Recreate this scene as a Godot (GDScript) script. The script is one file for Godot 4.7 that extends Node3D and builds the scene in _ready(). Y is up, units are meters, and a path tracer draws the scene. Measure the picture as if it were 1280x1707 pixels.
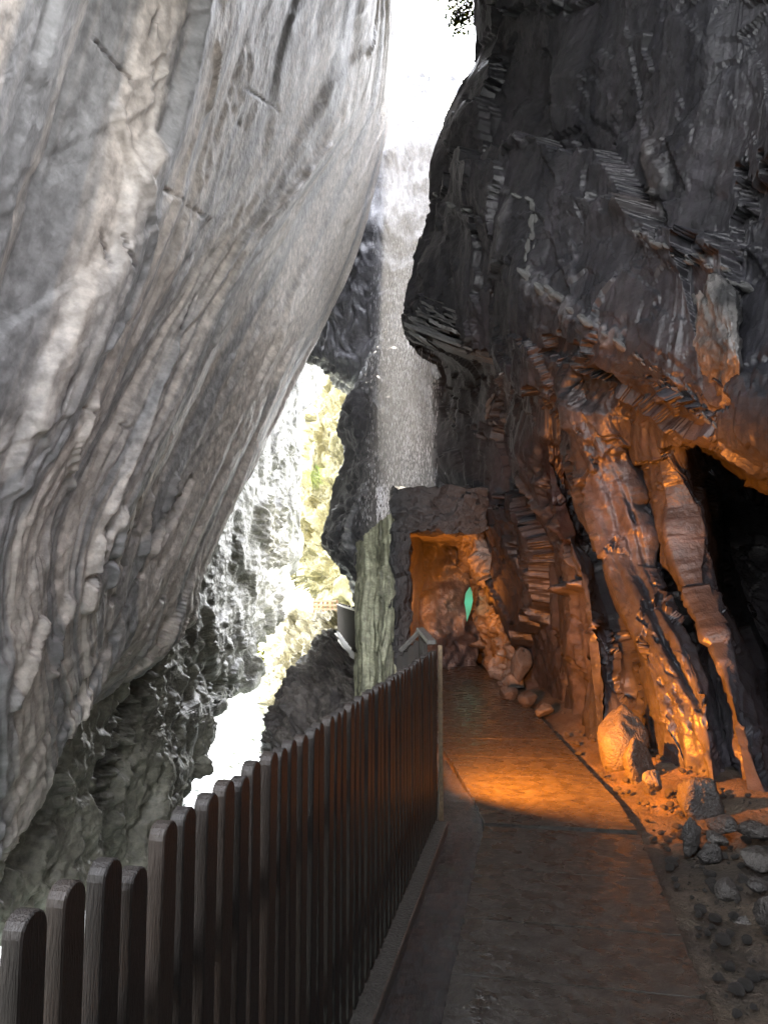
extends Node3D
# A gorge walkway: left wall leaning over the river, dark overhang on the right, tunnel ahead.
# World: eye at (0, 1.7, 0) looking along -Z. Depth D = -z. Walkway level y = 0, river y = -4.3.

const EYE := Vector3(0, 1.7, 0)
const FOCAL := 1282.0
const PITCH := 0.0944
const RIVER := -4.3

var nz := {}
var mats := {}
var rng := RandomNumberGenerator.new()

# ---------------------------------------------------------------- helpers
func ray(px: float, py: float) -> Vector3:
	var cx := (px - 640.0) / FOCAL
	var cy := (853.5 - py) / FOCAL
	var dy := cy * cos(PITCH) + sin(PITCH)
	var dz := cos(PITCH) - cy * sin(PITCH)
	return Vector3(cx / dz, dy / dz, -1.0)

func P(px: float, py: float, d: float) -> Vector3:
	return EYE + ray(px, py) * d

# point where the ray meets the plane x = a + b*D + c*(y - eye), moved r metres towards the gorge
func on_plane(px: float, py: float, a: float, b: float, c: float, r: float) -> Vector3:
	var q := ray(px, py)
	var d := a / (q.x - b - c * q.y)
	d = clampf(d, 1.0, 60.0) if d > 0.0 else 60.0
	return EYE + q * d + Vector3(1, -c, b).normalized() * r

func to_px(p: Vector3) -> Vector2:
	var q := p - EYE
	var yy := q.y * cos(PITCH) + q.z * sin(PITCH)
	var zz := -(-q.y * sin(PITCH) + q.z * cos(PITCH))
	if zz < 0.05:
		return Vector2(-9999, -9999)
	return Vector2(640.0 + q.x / zz * FOCAL, 853.5 - yy / zz * FOCAL)

func make_noise(seed_: int, kind: String, octaves := 4) -> FastNoiseLite:
	var n := FastNoiseLite.new()
	n.seed = seed_
	n.frequency = 1.0
	n.fractal_octaves = octaves
	n.fractal_gain = 0.5
	n.fractal_lacunarity = 2.1
	match kind:
		"fbm":
			n.noise_type = FastNoiseLite.TYPE_SIMPLEX_SMOOTH
			n.fractal_type = FastNoiseLite.FRACTAL_FBM
		"ridge":
			n.noise_type = FastNoiseLite.TYPE_SIMPLEX
			n.fractal_type = FastNoiseLite.FRACTAL_RIDGED
		"cell":
			n.noise_type = FastNoiseLite.TYPE_CELLULAR
			n.fractal_type = FastNoiseLite.FRACTAL_NONE
			n.cellular_return_type = FastNoiseLite.RETURN_CELL_VALUE
			n.cellular_jitter = 1.0
		"crack":
			n.noise_type = FastNoiseLite.TYPE_CELLULAR
			n.fractal_type = FastNoiseLite.FRACTAL_NONE
			n.cellular_return_type = FastNoiseLite.RETURN_DISTANCE2_SUB
			n.cellular_jitter = 1.0
	return n

func cat(a: Vector3, b: Vector3, c: Vector3, d: Vector3, t: float) -> Vector3:
	return 0.5 * ((2.0 * b) + (c - a) * t + (2.0 * a - 5.0 * b + 4.0 * c - d) * t * t + (3.0 * b - a - 3.0 * c + d) * t * t * t)

# rows of equally many points -> grid; nu steps between rows, nv between points of a row
func loft(rows: Array, nu: int, nv: int, creased := 0.0) -> Dictionary:
	var k: int = rows[0].size()
	var h := (k - 1) * nv + 1
	var fine := []
	for r in rows:
		var line := PackedVector3Array()
		for j in h:
			var a := j / nv
			var t := float(j % nv) / nv
			if a >= k - 1:
				a = k - 2
				t = 1.0
			line.append(cat(r[maxi(a - 1, 0)], r[a], r[a + 1], r[mini(a + 2, k - 1)], t))
		fine.append(line)
	var n := rows.size()
	var w := (n - 1) * nu + 1
	var pos := PackedVector3Array()
	pos.resize(w * h)
	for i in w:
		var a := i / nu
		var t := float(i % nu) / nu
		if a >= n - 1:
			a = n - 2
			t = 1.0
		var r0: PackedVector3Array = fine[maxi(a - 1, 0)]
		var r1: PackedVector3Array = fine[a]
		var r2: PackedVector3Array = fine[a + 1]
		var r3: PackedVector3Array = fine[mini(a + 2, n - 1)]
		for j in h:
			pos[i * h + j] = cat(r0[j], r1[j], r2[j], r3[j], t).lerp(r1[j].lerp(r2[j], t), creased)
	var g := {"w": w, "h": h, "pos": pos}
	# mean lengths along both directions, in metres
	var s := PackedFloat32Array()
	s.resize(h)
	for j in range(1, h):
		var l := 0.0
		for m in 5:
			var i := m * (w - 1) / 4
			l += pos[i * h + j].distance_to(pos[i * h + j - 1])
		s[j] = s[j - 1] + l / 5.0
	var tt := PackedFloat32Array()
	tt.resize(w)
	for i in range(1, w):
		var l := 0.0
		for m in 5:
			var j := m * (h - 1) / 4
			l += pos[i * h + j].distance_to(pos[(i - 1) * h + j])
		tt[i] = tt[i - 1] + l / 5.0
	g.s = s
	g.t = tt
	var hh := PackedFloat32Array()
	hh.resize(w * h)
	g.hh = hh
	var col := PackedColorArray()
	col.resize(w * h)
	col.fill(Color.WHITE)
	g.col = col
	g.nrm = normals(pos, w, h)
	return g

func normals(pos: PackedVector3Array, w: int, h: int) -> PackedVector3Array:
	var out := PackedVector3Array()
	out.resize(w * h)
	for i in w:
		var i0 := maxi(i - 1, 0) * h
		var i1 := mini(i + 1, w - 1) * h
		for j in h:
			var a := pos[i1 + j] - pos[i0 + j]
			var b := pos[i * h + mini(j + 1, h - 1)] - pos[i * h + maxi(j - 1, 0)]
			out[i * h + j] = a.cross(b).normalized()
	return out

# where each point lies along and across the grain of the rock, in metres
func lengths(g: Dictionary) -> PackedVector2Array:
	var w: int = g.w
	var h: int = g.h
	var out := PackedVector2Array()
	out.resize(w * h)
	if g.has("flow"):
		var fl: Vector3 = g.flow.normalized()
		var ps: PackedVector3Array = g.pos
		var tr: PackedFloat32Array = g.t
		for i in w:
			for j in h:
				out[i * h + j] = Vector2(ps[i * h + j].dot(fl), tr[i])
		return out
	if g.has("grain"):
		var f: Vector3 = g.grain[0].normalized()
		var m: Vector3 = g.grain[1].normalized()
		var c := f.cross(m).normalized()
		var pos: PackedVector3Array = g.pos
		for k in w * h:
			out[k] = Vector2(pos[k].dot(f), pos[k].dot(c) + pos[k].dot(m) * 0.45)
		return out
	var s: PackedFloat32Array = g.s
	var t: PackedFloat32Array = g.t
	for i in w:
		for j in h:
			out[i * h + j] = Vector2(s[j], t[i])
	return out

# layers: [noise, along, across, amplitude, warp]; amounts: strength along the row direction
func roughen(g: Dictionary, layers: Array, amounts := PackedFloat32Array()) -> void:
	var w: int = g.w
	var h: int = g.h
	var hh: PackedFloat32Array = g.hh
	var warp: FastNoiseLite = nz.warp
	var wx := PackedFloat32Array()
	wx.resize(w * h)
	var st := lengths(g)
	for k in w * h:
		wx[k] = warp.get_noise_2d(st[k].x * 0.55 + 31.0, st[k].y * 0.55)
	for L in layers:
		var n: FastNoiseLite = L[0]
		var fs: float = L[1]
		var ft: float = L[2]
		var amp: float = L[3]
		var wr: float = L[4]
		for i in w:
			for j in h:
				var k := i * h + j
				var a := amp
				if amounts.size():
					var f := float(j) / (h - 1) * (amounts.size() - 1)
					var q := mini(int(f), amounts.size() - 2)
					a *= lerpf(amounts[q], amounts[q + 1], f - q)
				hh[k] += a * n.get_noise_2d(st[k].x * fs + wx[k] * wr * 0.6, st[k].y * ft + wx[k] * wr)
	g.hh = hh

func hashed(i: int, j: int, k: int) -> float:
	var n := (i * 374761393 + j * 668265263 + k * 974634777) & 0x7fffffff
	n = ((n ^ (n >> 13)) * 1274126177) & 0x7fffffff
	return float((n ^ (n >> 16)) & 0xffff) / 65535.0

# broken faces: each cell of a jittered grid is a plane of its own height and tilt
func facets(g: Dictionary, cs: float, ct: float, amp: float, tilt: float, seed_: int, amounts := PackedFloat32Array()) -> void:
	var w: int = g.w
	var h: int = g.h
	var hh: PackedFloat32Array = g.hh
	var warp: FastNoiseLite = nz.fine
	var cell: FastNoiseLite = make_noise(seed_, "cell")
	var pos: PackedVector3Array = g.pos
	var f3: Vector3 = g.get("flow", Vector3.UP).normalized()
	var c3: Vector3 = f3.cross(g.get("face", Vector3(1, 0, .1))).normalized()
	var m3 := c3.cross(f3)
	for k in w * h:
		var a := 1.0
		if amounts.size():
			var f := float(k % h) / (h - 1) * (amounts.size() - 1)
			var q := mini(int(f), amounts.size() - 2)
			a = lerpf(amounts[q], amounts[q + 1], f - q)
		var q3: Vector3 = pos[k]
		var x := q3.dot(f3) / cs
		var y := q3.dot(c3) / ct
		var z := q3.dot(m3) / ct
		var u := warp.get_noise_3d(x * 1.7, y * 1.7, z * 1.7) * 0.22
		u += warp.get_noise_3d(x * 8.0, y * 8.0, z * 8.0) * 0.07
		var v := cell.get_noise_3d(x + u, y + u * 0.8, z - u)
		var c := v * 91.7
		var e := v * 37.3
		var o := v * 53.9
		var l := x * (c - floorf(c) - 0.5) + y * (e - floorf(e) - 0.5) + z * (o - floorf(o) - 0.5) + v * 7.0
		hh[k] += a * (v * 0.5 * amp + tilt * (absf(l - floorf(l) - 0.5) - 0.25))
	g.hh = hh

# rounds off steps that are finer than the mesh
func soften(g: Dictionary, passes: int) -> void:
	var w: int = g.w
	var h: int = g.h
	for n in passes:
		var a: PackedFloat32Array = g.hh
		var b := a.duplicate()
		for i in range(1, w - 1):
			for j in range(1, h - 1):
				var k := i * h + j
				b[k] = a[k] * .28 + (a[k - 1] + a[k + 1] + a[k - h] + a[k + h]) * .12 + (a[k - h - 1] + a[k - h + 1] + a[k + h - 1] + a[k + h + 1]) * .06
		g.hh = b

# long overlapping slabs that run along the rows, each ending in a small scarp
func slabs(g: Dictionary, freq: float, amp: float, seed_: int, amounts := PackedFloat32Array()) -> void:
	var w: int = g.w
	var h: int = g.h
	var st := lengths(g)
	var hh: PackedFloat32Array = g.hh
	var warp: FastNoiseLite = nz.warp
	for k in w * h:
		var x := st[k].y * freq + warp.get_noise_2d(st[k].x * 0.06 + seed_, st[k].y * 0.15) * 1.0 + warp.get_noise_2d(st[k].x * 0.5, st[k].y * 0.6 + seed_) * 0.14
		var i := int(floor(x))
		var f := x - i
		var j := int(floor(st[k].x * 0.11 + hashed(i, 3, seed_) * 5.0))
		var m := hashed(i, j, seed_)
		var rise := f if f < 0.93 else (1.0 - f) / 0.07 * 0.93
		var a := amp * clampf(0.35 + 1.9 * nz.tone.get_noise_2d(st[k].x * 0.16 + seed_ * 3.0, st[k].y * 0.3 * freq), 0.0, 1.3)
		if amounts.size():
			var e := float(k % h) / (h - 1) * (amounts.size() - 1)
			var q := mini(int(e), amounts.size() - 2)
			a *= lerpf(amounts[q], amounts[q + 1], e - q)
		hh[k] += a * ((0.3 + m) * (rise - 0.5) + (m - 0.5) * 0.5)
	g.hh = hh

# a line drawn on the surface: ridge or groove (relief, metres) and a colour tint
func stroke(g: Dictionary, pts: Array, width: float, relief: float, tint = null, soft := 1.0, wob := 0.5) -> void:
	var w: int = g.w
	var h: int = g.h
	var pos: PackedVector3Array = g.pos
	if not g.has("px"):
		var arr := PackedVector2Array()
		arr.resize(w * h)
		for k in w * h:
			arr[k] = to_px(pos[k])
		g.px = arr
	var px: PackedVector2Array = g.px
	var at := []
	for p in pts:
		var best := -1
		var bd := 1e9
		for i in range(0, w, 4):
			for j in range(0, h, 4):
				var q := px[i * h + j].distance_squared_to(p)
				if q < bd:
					bd = q
					best = i * h + j
		var bi := best / h
		var bj := best % h
		for i in range(maxi(bi - 4, 0), mini(bi + 5, w)):
			for j in range(maxi(bj - 4, 0), mini(bj + 5, h)):
				var q := px[i * h + j].distance_squared_to(p)
				if q < bd:
					bd = q
					best = i * h + j
		at.append(best)
	var hh: PackedFloat32Array = g.hh
	var col: PackedColorArray = g.col
	var done := {}
	var warp: FastNoiseLite = nz.fine
	var fq := 0.45 / width + 2.0
	for m in at.size() - 1:
		var a: Vector3 = pos[at[m]]
		var b: Vector3 = pos[at[m + 1]]
		var i0: int = at[m] / h
		var j0: int = at[m] % h
		var i1: int = at[m + 1] / h
		var j1: int = at[m + 1] % h
		var ci := clampi(i0, 0, w - 2)
		var cj := clampi(j0, 0, h - 2)
		var si := maxf(pos[ci * h + cj].distance_to(pos[(ci + 1) * h + cj]), 0.004)
		var sj := maxf(pos[ci * h + cj].distance_to(pos[ci * h + cj + 1]), 0.004)
		var pi := mini(int(width * (1.0 + wob) / si * 1.7) + 3, w)
		var pj := mini(int(width * (1.0 + wob) / sj * 1.7) + 3, h)
		var ab := b - a
		var ll := maxf(ab.length_squared(), 1e-6)
		for i in range(maxi(mini(i0, i1) - pi, 0), mini(maxi(i0, i1) + pi + 1, w)):
			for j in range(maxi(mini(j0, j1) - pj, 0), mini(maxi(j0, j1) + pj + 1, h)):
				var k := i * h + j
				var p := pos[k]
				var u := clampf((p - a).dot(ab) / ll, 0.0, 1.0)
				var d := p.distance_to(a + ab * u)
				if d > width * (1.0 + wob):
					continue
				d += (warp.get_noise_3d(p.x * 1.3, p.y * 1.3, p.z * 1.3) + warp.get_noise_3d(p.x * fq, p.y * fq, p.z * fq)) * width * wob
				var f := clampf((1.0 - d / width) / soft, 0.0, 1.0)
				if m == 0 and at.size() > 2 and u < 0.4:
					f *= u / 0.4
				if m == at.size() - 2 and at.size() > 2 and u > 0.6:
					f *= (1.0 - u) / 0.4
				if f <= 0.0:
					continue
				f = f * f * (3.0 - 2.0 * f)
				var old: float = done.get(k, 0.0)
				if f <= old:
					continue
				done[k] = f
				hh[k] += relief * (f - old)
				if tint != null:
					var c: Color = col[k]
					var e: float = (f - old) / maxf(1.0 - old, 1e-3)
					col[k] = Color(lerpf(c.r, c.r * tint.r, e), lerpf(c.g, c.g * tint.g, e), lerpf(c.b, c.b * tint.b, e))
	g.hh = hh
	g.col = col

# rock colour: streaks and blotches between two tones, seeded in the surface's own lengths
func colour(g: Dictionary, light: Color, dark: Color, along: float, across: float, bias := 0.0, gain := 1.0, seed_shift := 0.0) -> void:
	var w: int = g.w
	var h: int = g.h
	var st := lengths(g)
	var col: PackedColorArray = g.col
	var a: FastNoiseLite = nz.tone
	var b: FastNoiseLite = nz.fine
	for i in w:
		for j in h:
			var k := i * h + j
			var f := a.get_noise_2d(st[k].x * along + seed_shift, st[k].y * across + seed_shift) * 1.2
			f += b.get_noise_2d(st[k].x * along * 5.0, st[k].y * across * 3.2) * 0.35 + b.get_noise_2d(st[k].x * along * 14.0 + 9.0, st[k].y * across * 11.0) * 0.25
			f = clampf(0.5 + bias + f * gain, 0.0, 1.0)
			var c := dark.lerp(light, f)
			var o := col[k]
			col[k] = Color(o.r * c.r, o.g * c.g, o.b * c.b)
	g.col = col

func finish(g: Dictionary, called: String, m: Material, parent: Node, side := 1.0) -> MeshInstance3D:
	var w: int = g.w
	var h: int = g.h
	var pos: PackedVector3Array = g.pos
	var nrm: PackedVector3Array = g.nrm
	var hh: PackedFloat32Array = g.hh
	var out := PackedVector3Array()
	out.resize(w * h)
	for k in w * h:
		out[k] = pos[k] + nrm[k] * hh[k] * side
	g.out = out
	var nn := normals(out, w, h)
	g.facing = side
	g.outn = nn
	if side < 0.0:
		for k in w * h:
			nn[k] = -nn[k]
	var idx := PackedInt32Array()
	idx.resize((w - 1) * (h - 1) * 6)
	var q := 0
	for i in w - 1:
		for j in h - 1:
			var a := i * h + j
			var b := a + h
			idx[q] = a
			idx[q + 1] = b if side < 0.0 else a + 1
			idx[q + 2] = a + 1 if side < 0.0 else b
			idx[q + 3] = a + 1
			idx[q + 4] = b if side < 0.0 else b + 1
			idx[q + 5] = b + 1 if side < 0.0 else b
			q += 6
	var arr := []
	arr.resize(Mesh.ARRAY_MAX)
	arr[Mesh.ARRAY_VERTEX] = out
	arr[Mesh.ARRAY_NORMAL] = nn
	arr[Mesh.ARRAY_COLOR] = g.col
	arr[Mesh.ARRAY_INDEX] = idx
	var mesh := ArrayMesh.new()
	mesh.add_surface_from_arrays(Mesh.PRIMITIVE_TRIANGLES, arr)
	return obj(called, mesh, m, parent)

func obj(called: String, mesh: Mesh, m: Material, parent: Node = self) -> MeshInstance3D:
	var o := MeshInstance3D.new()
	o.name = called
	o.mesh = mesh
	o.material_override = m
	parent.add_child(o, true)
	return o

func node(called: String, at := Vector3.ZERO) -> Node3D:
	var o := Node3D.new()
	o.name = called
	o.position = at
	add_child(o, true)
	return o

func tag(o: Node, label: String, category: String, group := "", kind := "") -> void:
	if label:
		o.set_meta("label", label)
	if category:
		o.set_meta("category", category)
	if group:
		o.set_meta("group", group)
	if kind:
		o.set_meta("kind", kind)

func setting(o: Node) -> Node:
	o.set_meta("kind", "structure")
	return o

# box with chamfered edges, centred
func block_mesh(size: Vector3, c: float) -> ArrayMesh:
	var st := SurfaceTool.new()
	st.begin(Mesh.PRIMITIVE_TRIANGLES)
	add_block(st, Transform3D(), size, c)
	return st.commit()

func quad(st: SurfaceTool, a: Vector3, b: Vector3, c: Vector3, d: Vector3, mid: Vector3) -> void:
	var n := (b - a).cross(c - a)
	if n.dot((a + b + c + d) * 0.25 - mid) > 0.0:
		var x := b
		b = d
		d = x
	n = -(b - a).cross(c - a).normalized()
	for v in [a, b, c, a, c, d]:
		st.set_normal(n)
		st.add_vertex(v)

func tri(st: SurfaceTool, a: Vector3, b: Vector3, c: Vector3, mid: Vector3) -> void:
	var n := (b - a).cross(c - a)
	if n.dot((a + b + c) / 3.0 - mid) > 0.0:
		var x := b
		b = c
		c = x
	n = -(b - a).cross(c - a).normalized()
	for v in [a, b, c]:
		st.set_normal(n)
		st.add_vertex(v)

func add_block(st: SurfaceTool, x: Transform3D, size: Vector3, c: float) -> void:
	var hsz := size * 0.5
	var mid := x.origin
	var f := func(ax: int, s1: int, s2: int, s3: int) -> Vector3:
		# corner (s1,s2,s3) on the face across axis ax
		var v := Vector3(s1 * hsz.x, s2 * hsz.y, s3 * hsz.z)
		for k in 3:
			if k != ax:
				v[k] -= signf(v[k]) * c
		return x * v
	for ax in 3:
		for sg in [-1, 1]:
			var p := []
			for q in [[-1, -1], [1, -1], [1, 1], [-1, 1]]:
				var s := [0, 0, 0]
				s[ax] = sg
				s[(ax + 1) % 3] = q[0]
				s[(ax + 2) % 3] = q[1]
				p.append(f.call(ax, s[0], s[1], s[2]))
			quad(st, p[0], p[1], p[2], p[3], mid)
	for ax in 3:
		for q in [[-1, -1], [1, -1], [1, 1], [-1, 1]]:
			var s := [0, 0, 0]
			s[(ax + 1) % 3] = q[0]
			s[(ax + 2) % 3] = q[1]
			s[ax] = -1
			var s2 := s.duplicate()
			s2[ax] = 1
			var e := (ax + 1) % 3
			var g := (ax + 2) % 3
			quad(st, f.call(e, s[0], s[1], s[2]), f.call(g, s[0], s[1], s[2]), f.call(g, s2[0], s2[1], s2[2]), f.call(e, s2[0], s2[1], s2[2]), mid)
	for a in [-1, 1]:
		for b in [-1, 1]:
			for d in [-1, 1]:
				tri(st, f.call(0, a, b, d), f.call(1, a, b, d), f.call(2, a, b, d), mid)

# tube along points
func add_tube(st: SurfaceTool, pts: Array, r: float, sides := 8) -> void:
	var rings := []
	for k in pts.size():
		var d: Vector3 = (pts[mini(k + 1, pts.size() - 1)] - pts[maxi(k - 1, 0)]).normalized()
		var a := d.cross(Vector3.UP if absf(d.y) < 0.9 else Vector3.RIGHT).normalized()
		var b := d.cross(a)
		var ring := []
		for q in sides:
			var t := TAU * q / sides
			ring.append(a * cos(t) + b * sin(t))
		rings.append(ring)
	for k in pts.size() - 1:
		for q in sides:
			var e := (q + 1) % sides
			var na: Vector3 = rings[k][q]
			var nb: Vector3 = rings[k][e]
			var nc: Vector3 = rings[k + 1][e]
			var nd: Vector3 = rings[k + 1][q]
			var p0: Vector3 = pts[k]
			var p1: Vector3 = pts[k + 1]
			for v in [[p0, na], [p1, nc], [p0, nb], [p0, na], [p1, nd], [p1, nc]]:
				st.set_normal(v[1])
				st.add_vertex(v[0] + v[1] * r)

# angular stone: sphere cut by random planes, then roughened
func stone_mesh(seed_: int, size: Vector3, rough := 0.06, cuts := 9, nu := 26, nv := 16) -> ArrayMesh:
	var r := RandomNumberGenerator.new()
	r.seed = seed_
	var planes := []
	for k in cuts:
		var n := Vector3(r.randfn(), r.randfn(), r.randfn()).normalized()
		planes.append([n, r.randf_range(0.52, 0.8)])
	var pos := PackedVector3Array()
	var nf: FastNoiseLite = nz.fine
	for i in nu + 1:
		for j in nv + 1:
			var th := TAU * (i % nu) / nu
			var ph := PI * j / nv
			var d := Vector3(sin(ph) * cos(th), cos(ph), sin(ph) * sin(th))
			var l := 1.0
			for p in planes:
				var dn: float = d.dot(p[0])
				if dn > 0.05:
					l = minf(l, p[1] / dn)
			l += nf.get_noise_3dv(d * 2.2 + Vector3(seed_, 0, 0)) * rough
			pos.append(d * l * size)
	var nn := normals(pos, nu + 1, nv + 1)
	for j in nv + 1:
		nn[nu * (nv + 1) + j] = nn[j]
	for i in nu + 1:
		nn[i * (nv + 1)] = Vector3.UP
		nn[i * (nv + 1) + nv] = Vector3.DOWN
	var flip := 1.0 if nn[(nv + 1) * 3 + nv / 2].dot(pos[(nv + 1) * 3 + nv / 2]) > 0.0 else -1.0
	for k in nn.size():
		var on_pole := k % (nv + 1) == 0 or k % (nv + 1) == nv
		if not on_pole:
			nn[k] *= flip
	var idx := PackedInt32Array()
	for i in nu:
		for j in nv:
			var a := i * (nv + 1) + j
			var b := a + nv + 1
			idx.append_array(PackedInt32Array([a, b, a + 1, a + 1, b, b + 1]) if flip < 0.0 else PackedInt32Array([a, a + 1, b, a + 1, b + 1, b]))
	var arr := []
	arr.resize(Mesh.ARRAY_MAX)
	arr[Mesh.ARRAY_VERTEX] = pos
	arr[Mesh.ARRAY_NORMAL] = nn
	arr[Mesh.ARRAY_INDEX] = idx
	var mesh := ArrayMesh.new()
	mesh.add_surface_from_arrays(Mesh.PRIMITIVE_TRIANGLES, arr)
	return mesh

# ---------------------------------------------------------------- materials
func noise_tex(n: FastNoiseLite, freq: float, size: int, lo: float, hi: float, bump := 0.0) -> NoiseTexture2D:
	var t := NoiseTexture2D.new()
	var m: FastNoiseLite = n.duplicate()
	m.frequency = freq
	t.noise = m
	t.width = size
	t.height = size
	t.seamless = true
	t.seamless_blend_skirt = 0.2
	if bump > 0.0:
		t.as_normal_map = true
		t.bump_strength = bump
	else:
		var gr := Gradient.new()
		gr.set_color(0, Color(lo, lo, lo))
		gr.set_color(1, Color(hi, hi, hi))
		t.color_ramp = gr
	return t

func rock_material(rough: float, scale: float, relief: float, spec := 0.5) -> StandardMaterial3D:
	var m := StandardMaterial3D.new()
	m.vertex_color_use_as_albedo = true
	m.albedo_texture = mats.tex_rock
	m.uv1_triplanar = true
	m.uv1_world_triplanar = true
	m.uv1_scale = Vector3.ONE * scale
	m.roughness = rough
	m.roughness_texture = mats.tex_rough
	m.metallic_specular = spec
	m.heightmap_enabled = true
	m.heightmap_texture = mats.tex_relief
	m.heightmap_scale = relief
	m.detail_enabled = true
	m.detail_albedo = mats.tex_speck
	m.detail_blend_mode = BaseMaterial3D.BLEND_MODE_MUL
	m.detail_uv_layer = BaseMaterial3D.DETAIL_UV_2
	m.uv2_triplanar = true
	m.uv2_world_triplanar = true
	m.uv2_scale = Vector3.ONE * scale * 0.37
	return m

func plain_material(c: Color, rough: float, scale := 1.0, relief := 0.0, spec := 0.5, patchy := false) -> StandardMaterial3D:
	var m := StandardMaterial3D.new()
	m.albedo_color = c.linear_to_srgb()
	m.albedo_texture = mats.tex_rock
	m.uv1_triplanar = true
	m.uv1_scale = Vector3.ONE * scale
	m.roughness = rough
	if patchy:
		m.roughness_texture = mats.tex_wet
	m.metallic_specular = spec
	if relief > 0.0:
		m.heightmap_enabled = true
		m.heightmap_texture = mats.tex_relief
		m.heightmap_scale = relief
	return m

func make_materials() -> void:
	nz.warp = make_noise(11, "fbm", 3)
	nz.fine = make_noise(12, "fbm", 3)
	nz.tone = make_noise(13, "fbm", 3)
	nz.fbm = make_noise(14, "fbm", 5)
	nz.ridge = make_noise(15, "ridge", 4)
	nz.ridge2 = make_noise(16, "ridge", 2)
	nz.cell = make_noise(17, "cell")
	nz.cell2 = make_noise(18, "cell")
	nz.crack = make_noise(19, "crack")
	nz.grit = make_noise(21, "fbm", 6)
	nz.grit.fractal_gain = 0.62
	mats.tex_rock = noise_tex(nz.grit, 0.016, 512, 0.68, 1.1)
	mats.tex_speck = noise_tex(nz.grit, 0.05, 512, 0.66, 1.15)
	mats.tex_rough = noise_tex(nz.fine, 0.01, 256, 0.7, 1.0)
	mats.tex_wet = noise_tex(nz.fine, 0.012, 512, 0.15, 1.0)
	mats.tex_relief = noise_tex(nz.grit, 0.028, 512, 0.0, 1.0)
	mats.limestone = rock_material(0.62, 0.45, 1.5)
	mats.crag = rock_material(0.5, 0.5, 4.0)
	mats.wet = rock_material(0.40, 0.6, 2.4)
	mats.overhang = rock_material(0.50, 0.6, 1.3, 0.4)
	mats.dry = rock_material(0.6, 0.6, 3.0)

# ---------------------------------------------------------------- rock masses
func V2(a: Array) -> Array:
	var out := []
	for k in range(0, a.size(), 2):
		out.append(Vector2(a[k], a[k + 1]))
	return out

func row3(a: Array) -> Array:
	var out := []
	for k in range(0, a.size(), 3):
		out.append(P(a[k], a[k + 1], a[k + 2]))
	return out

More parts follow.
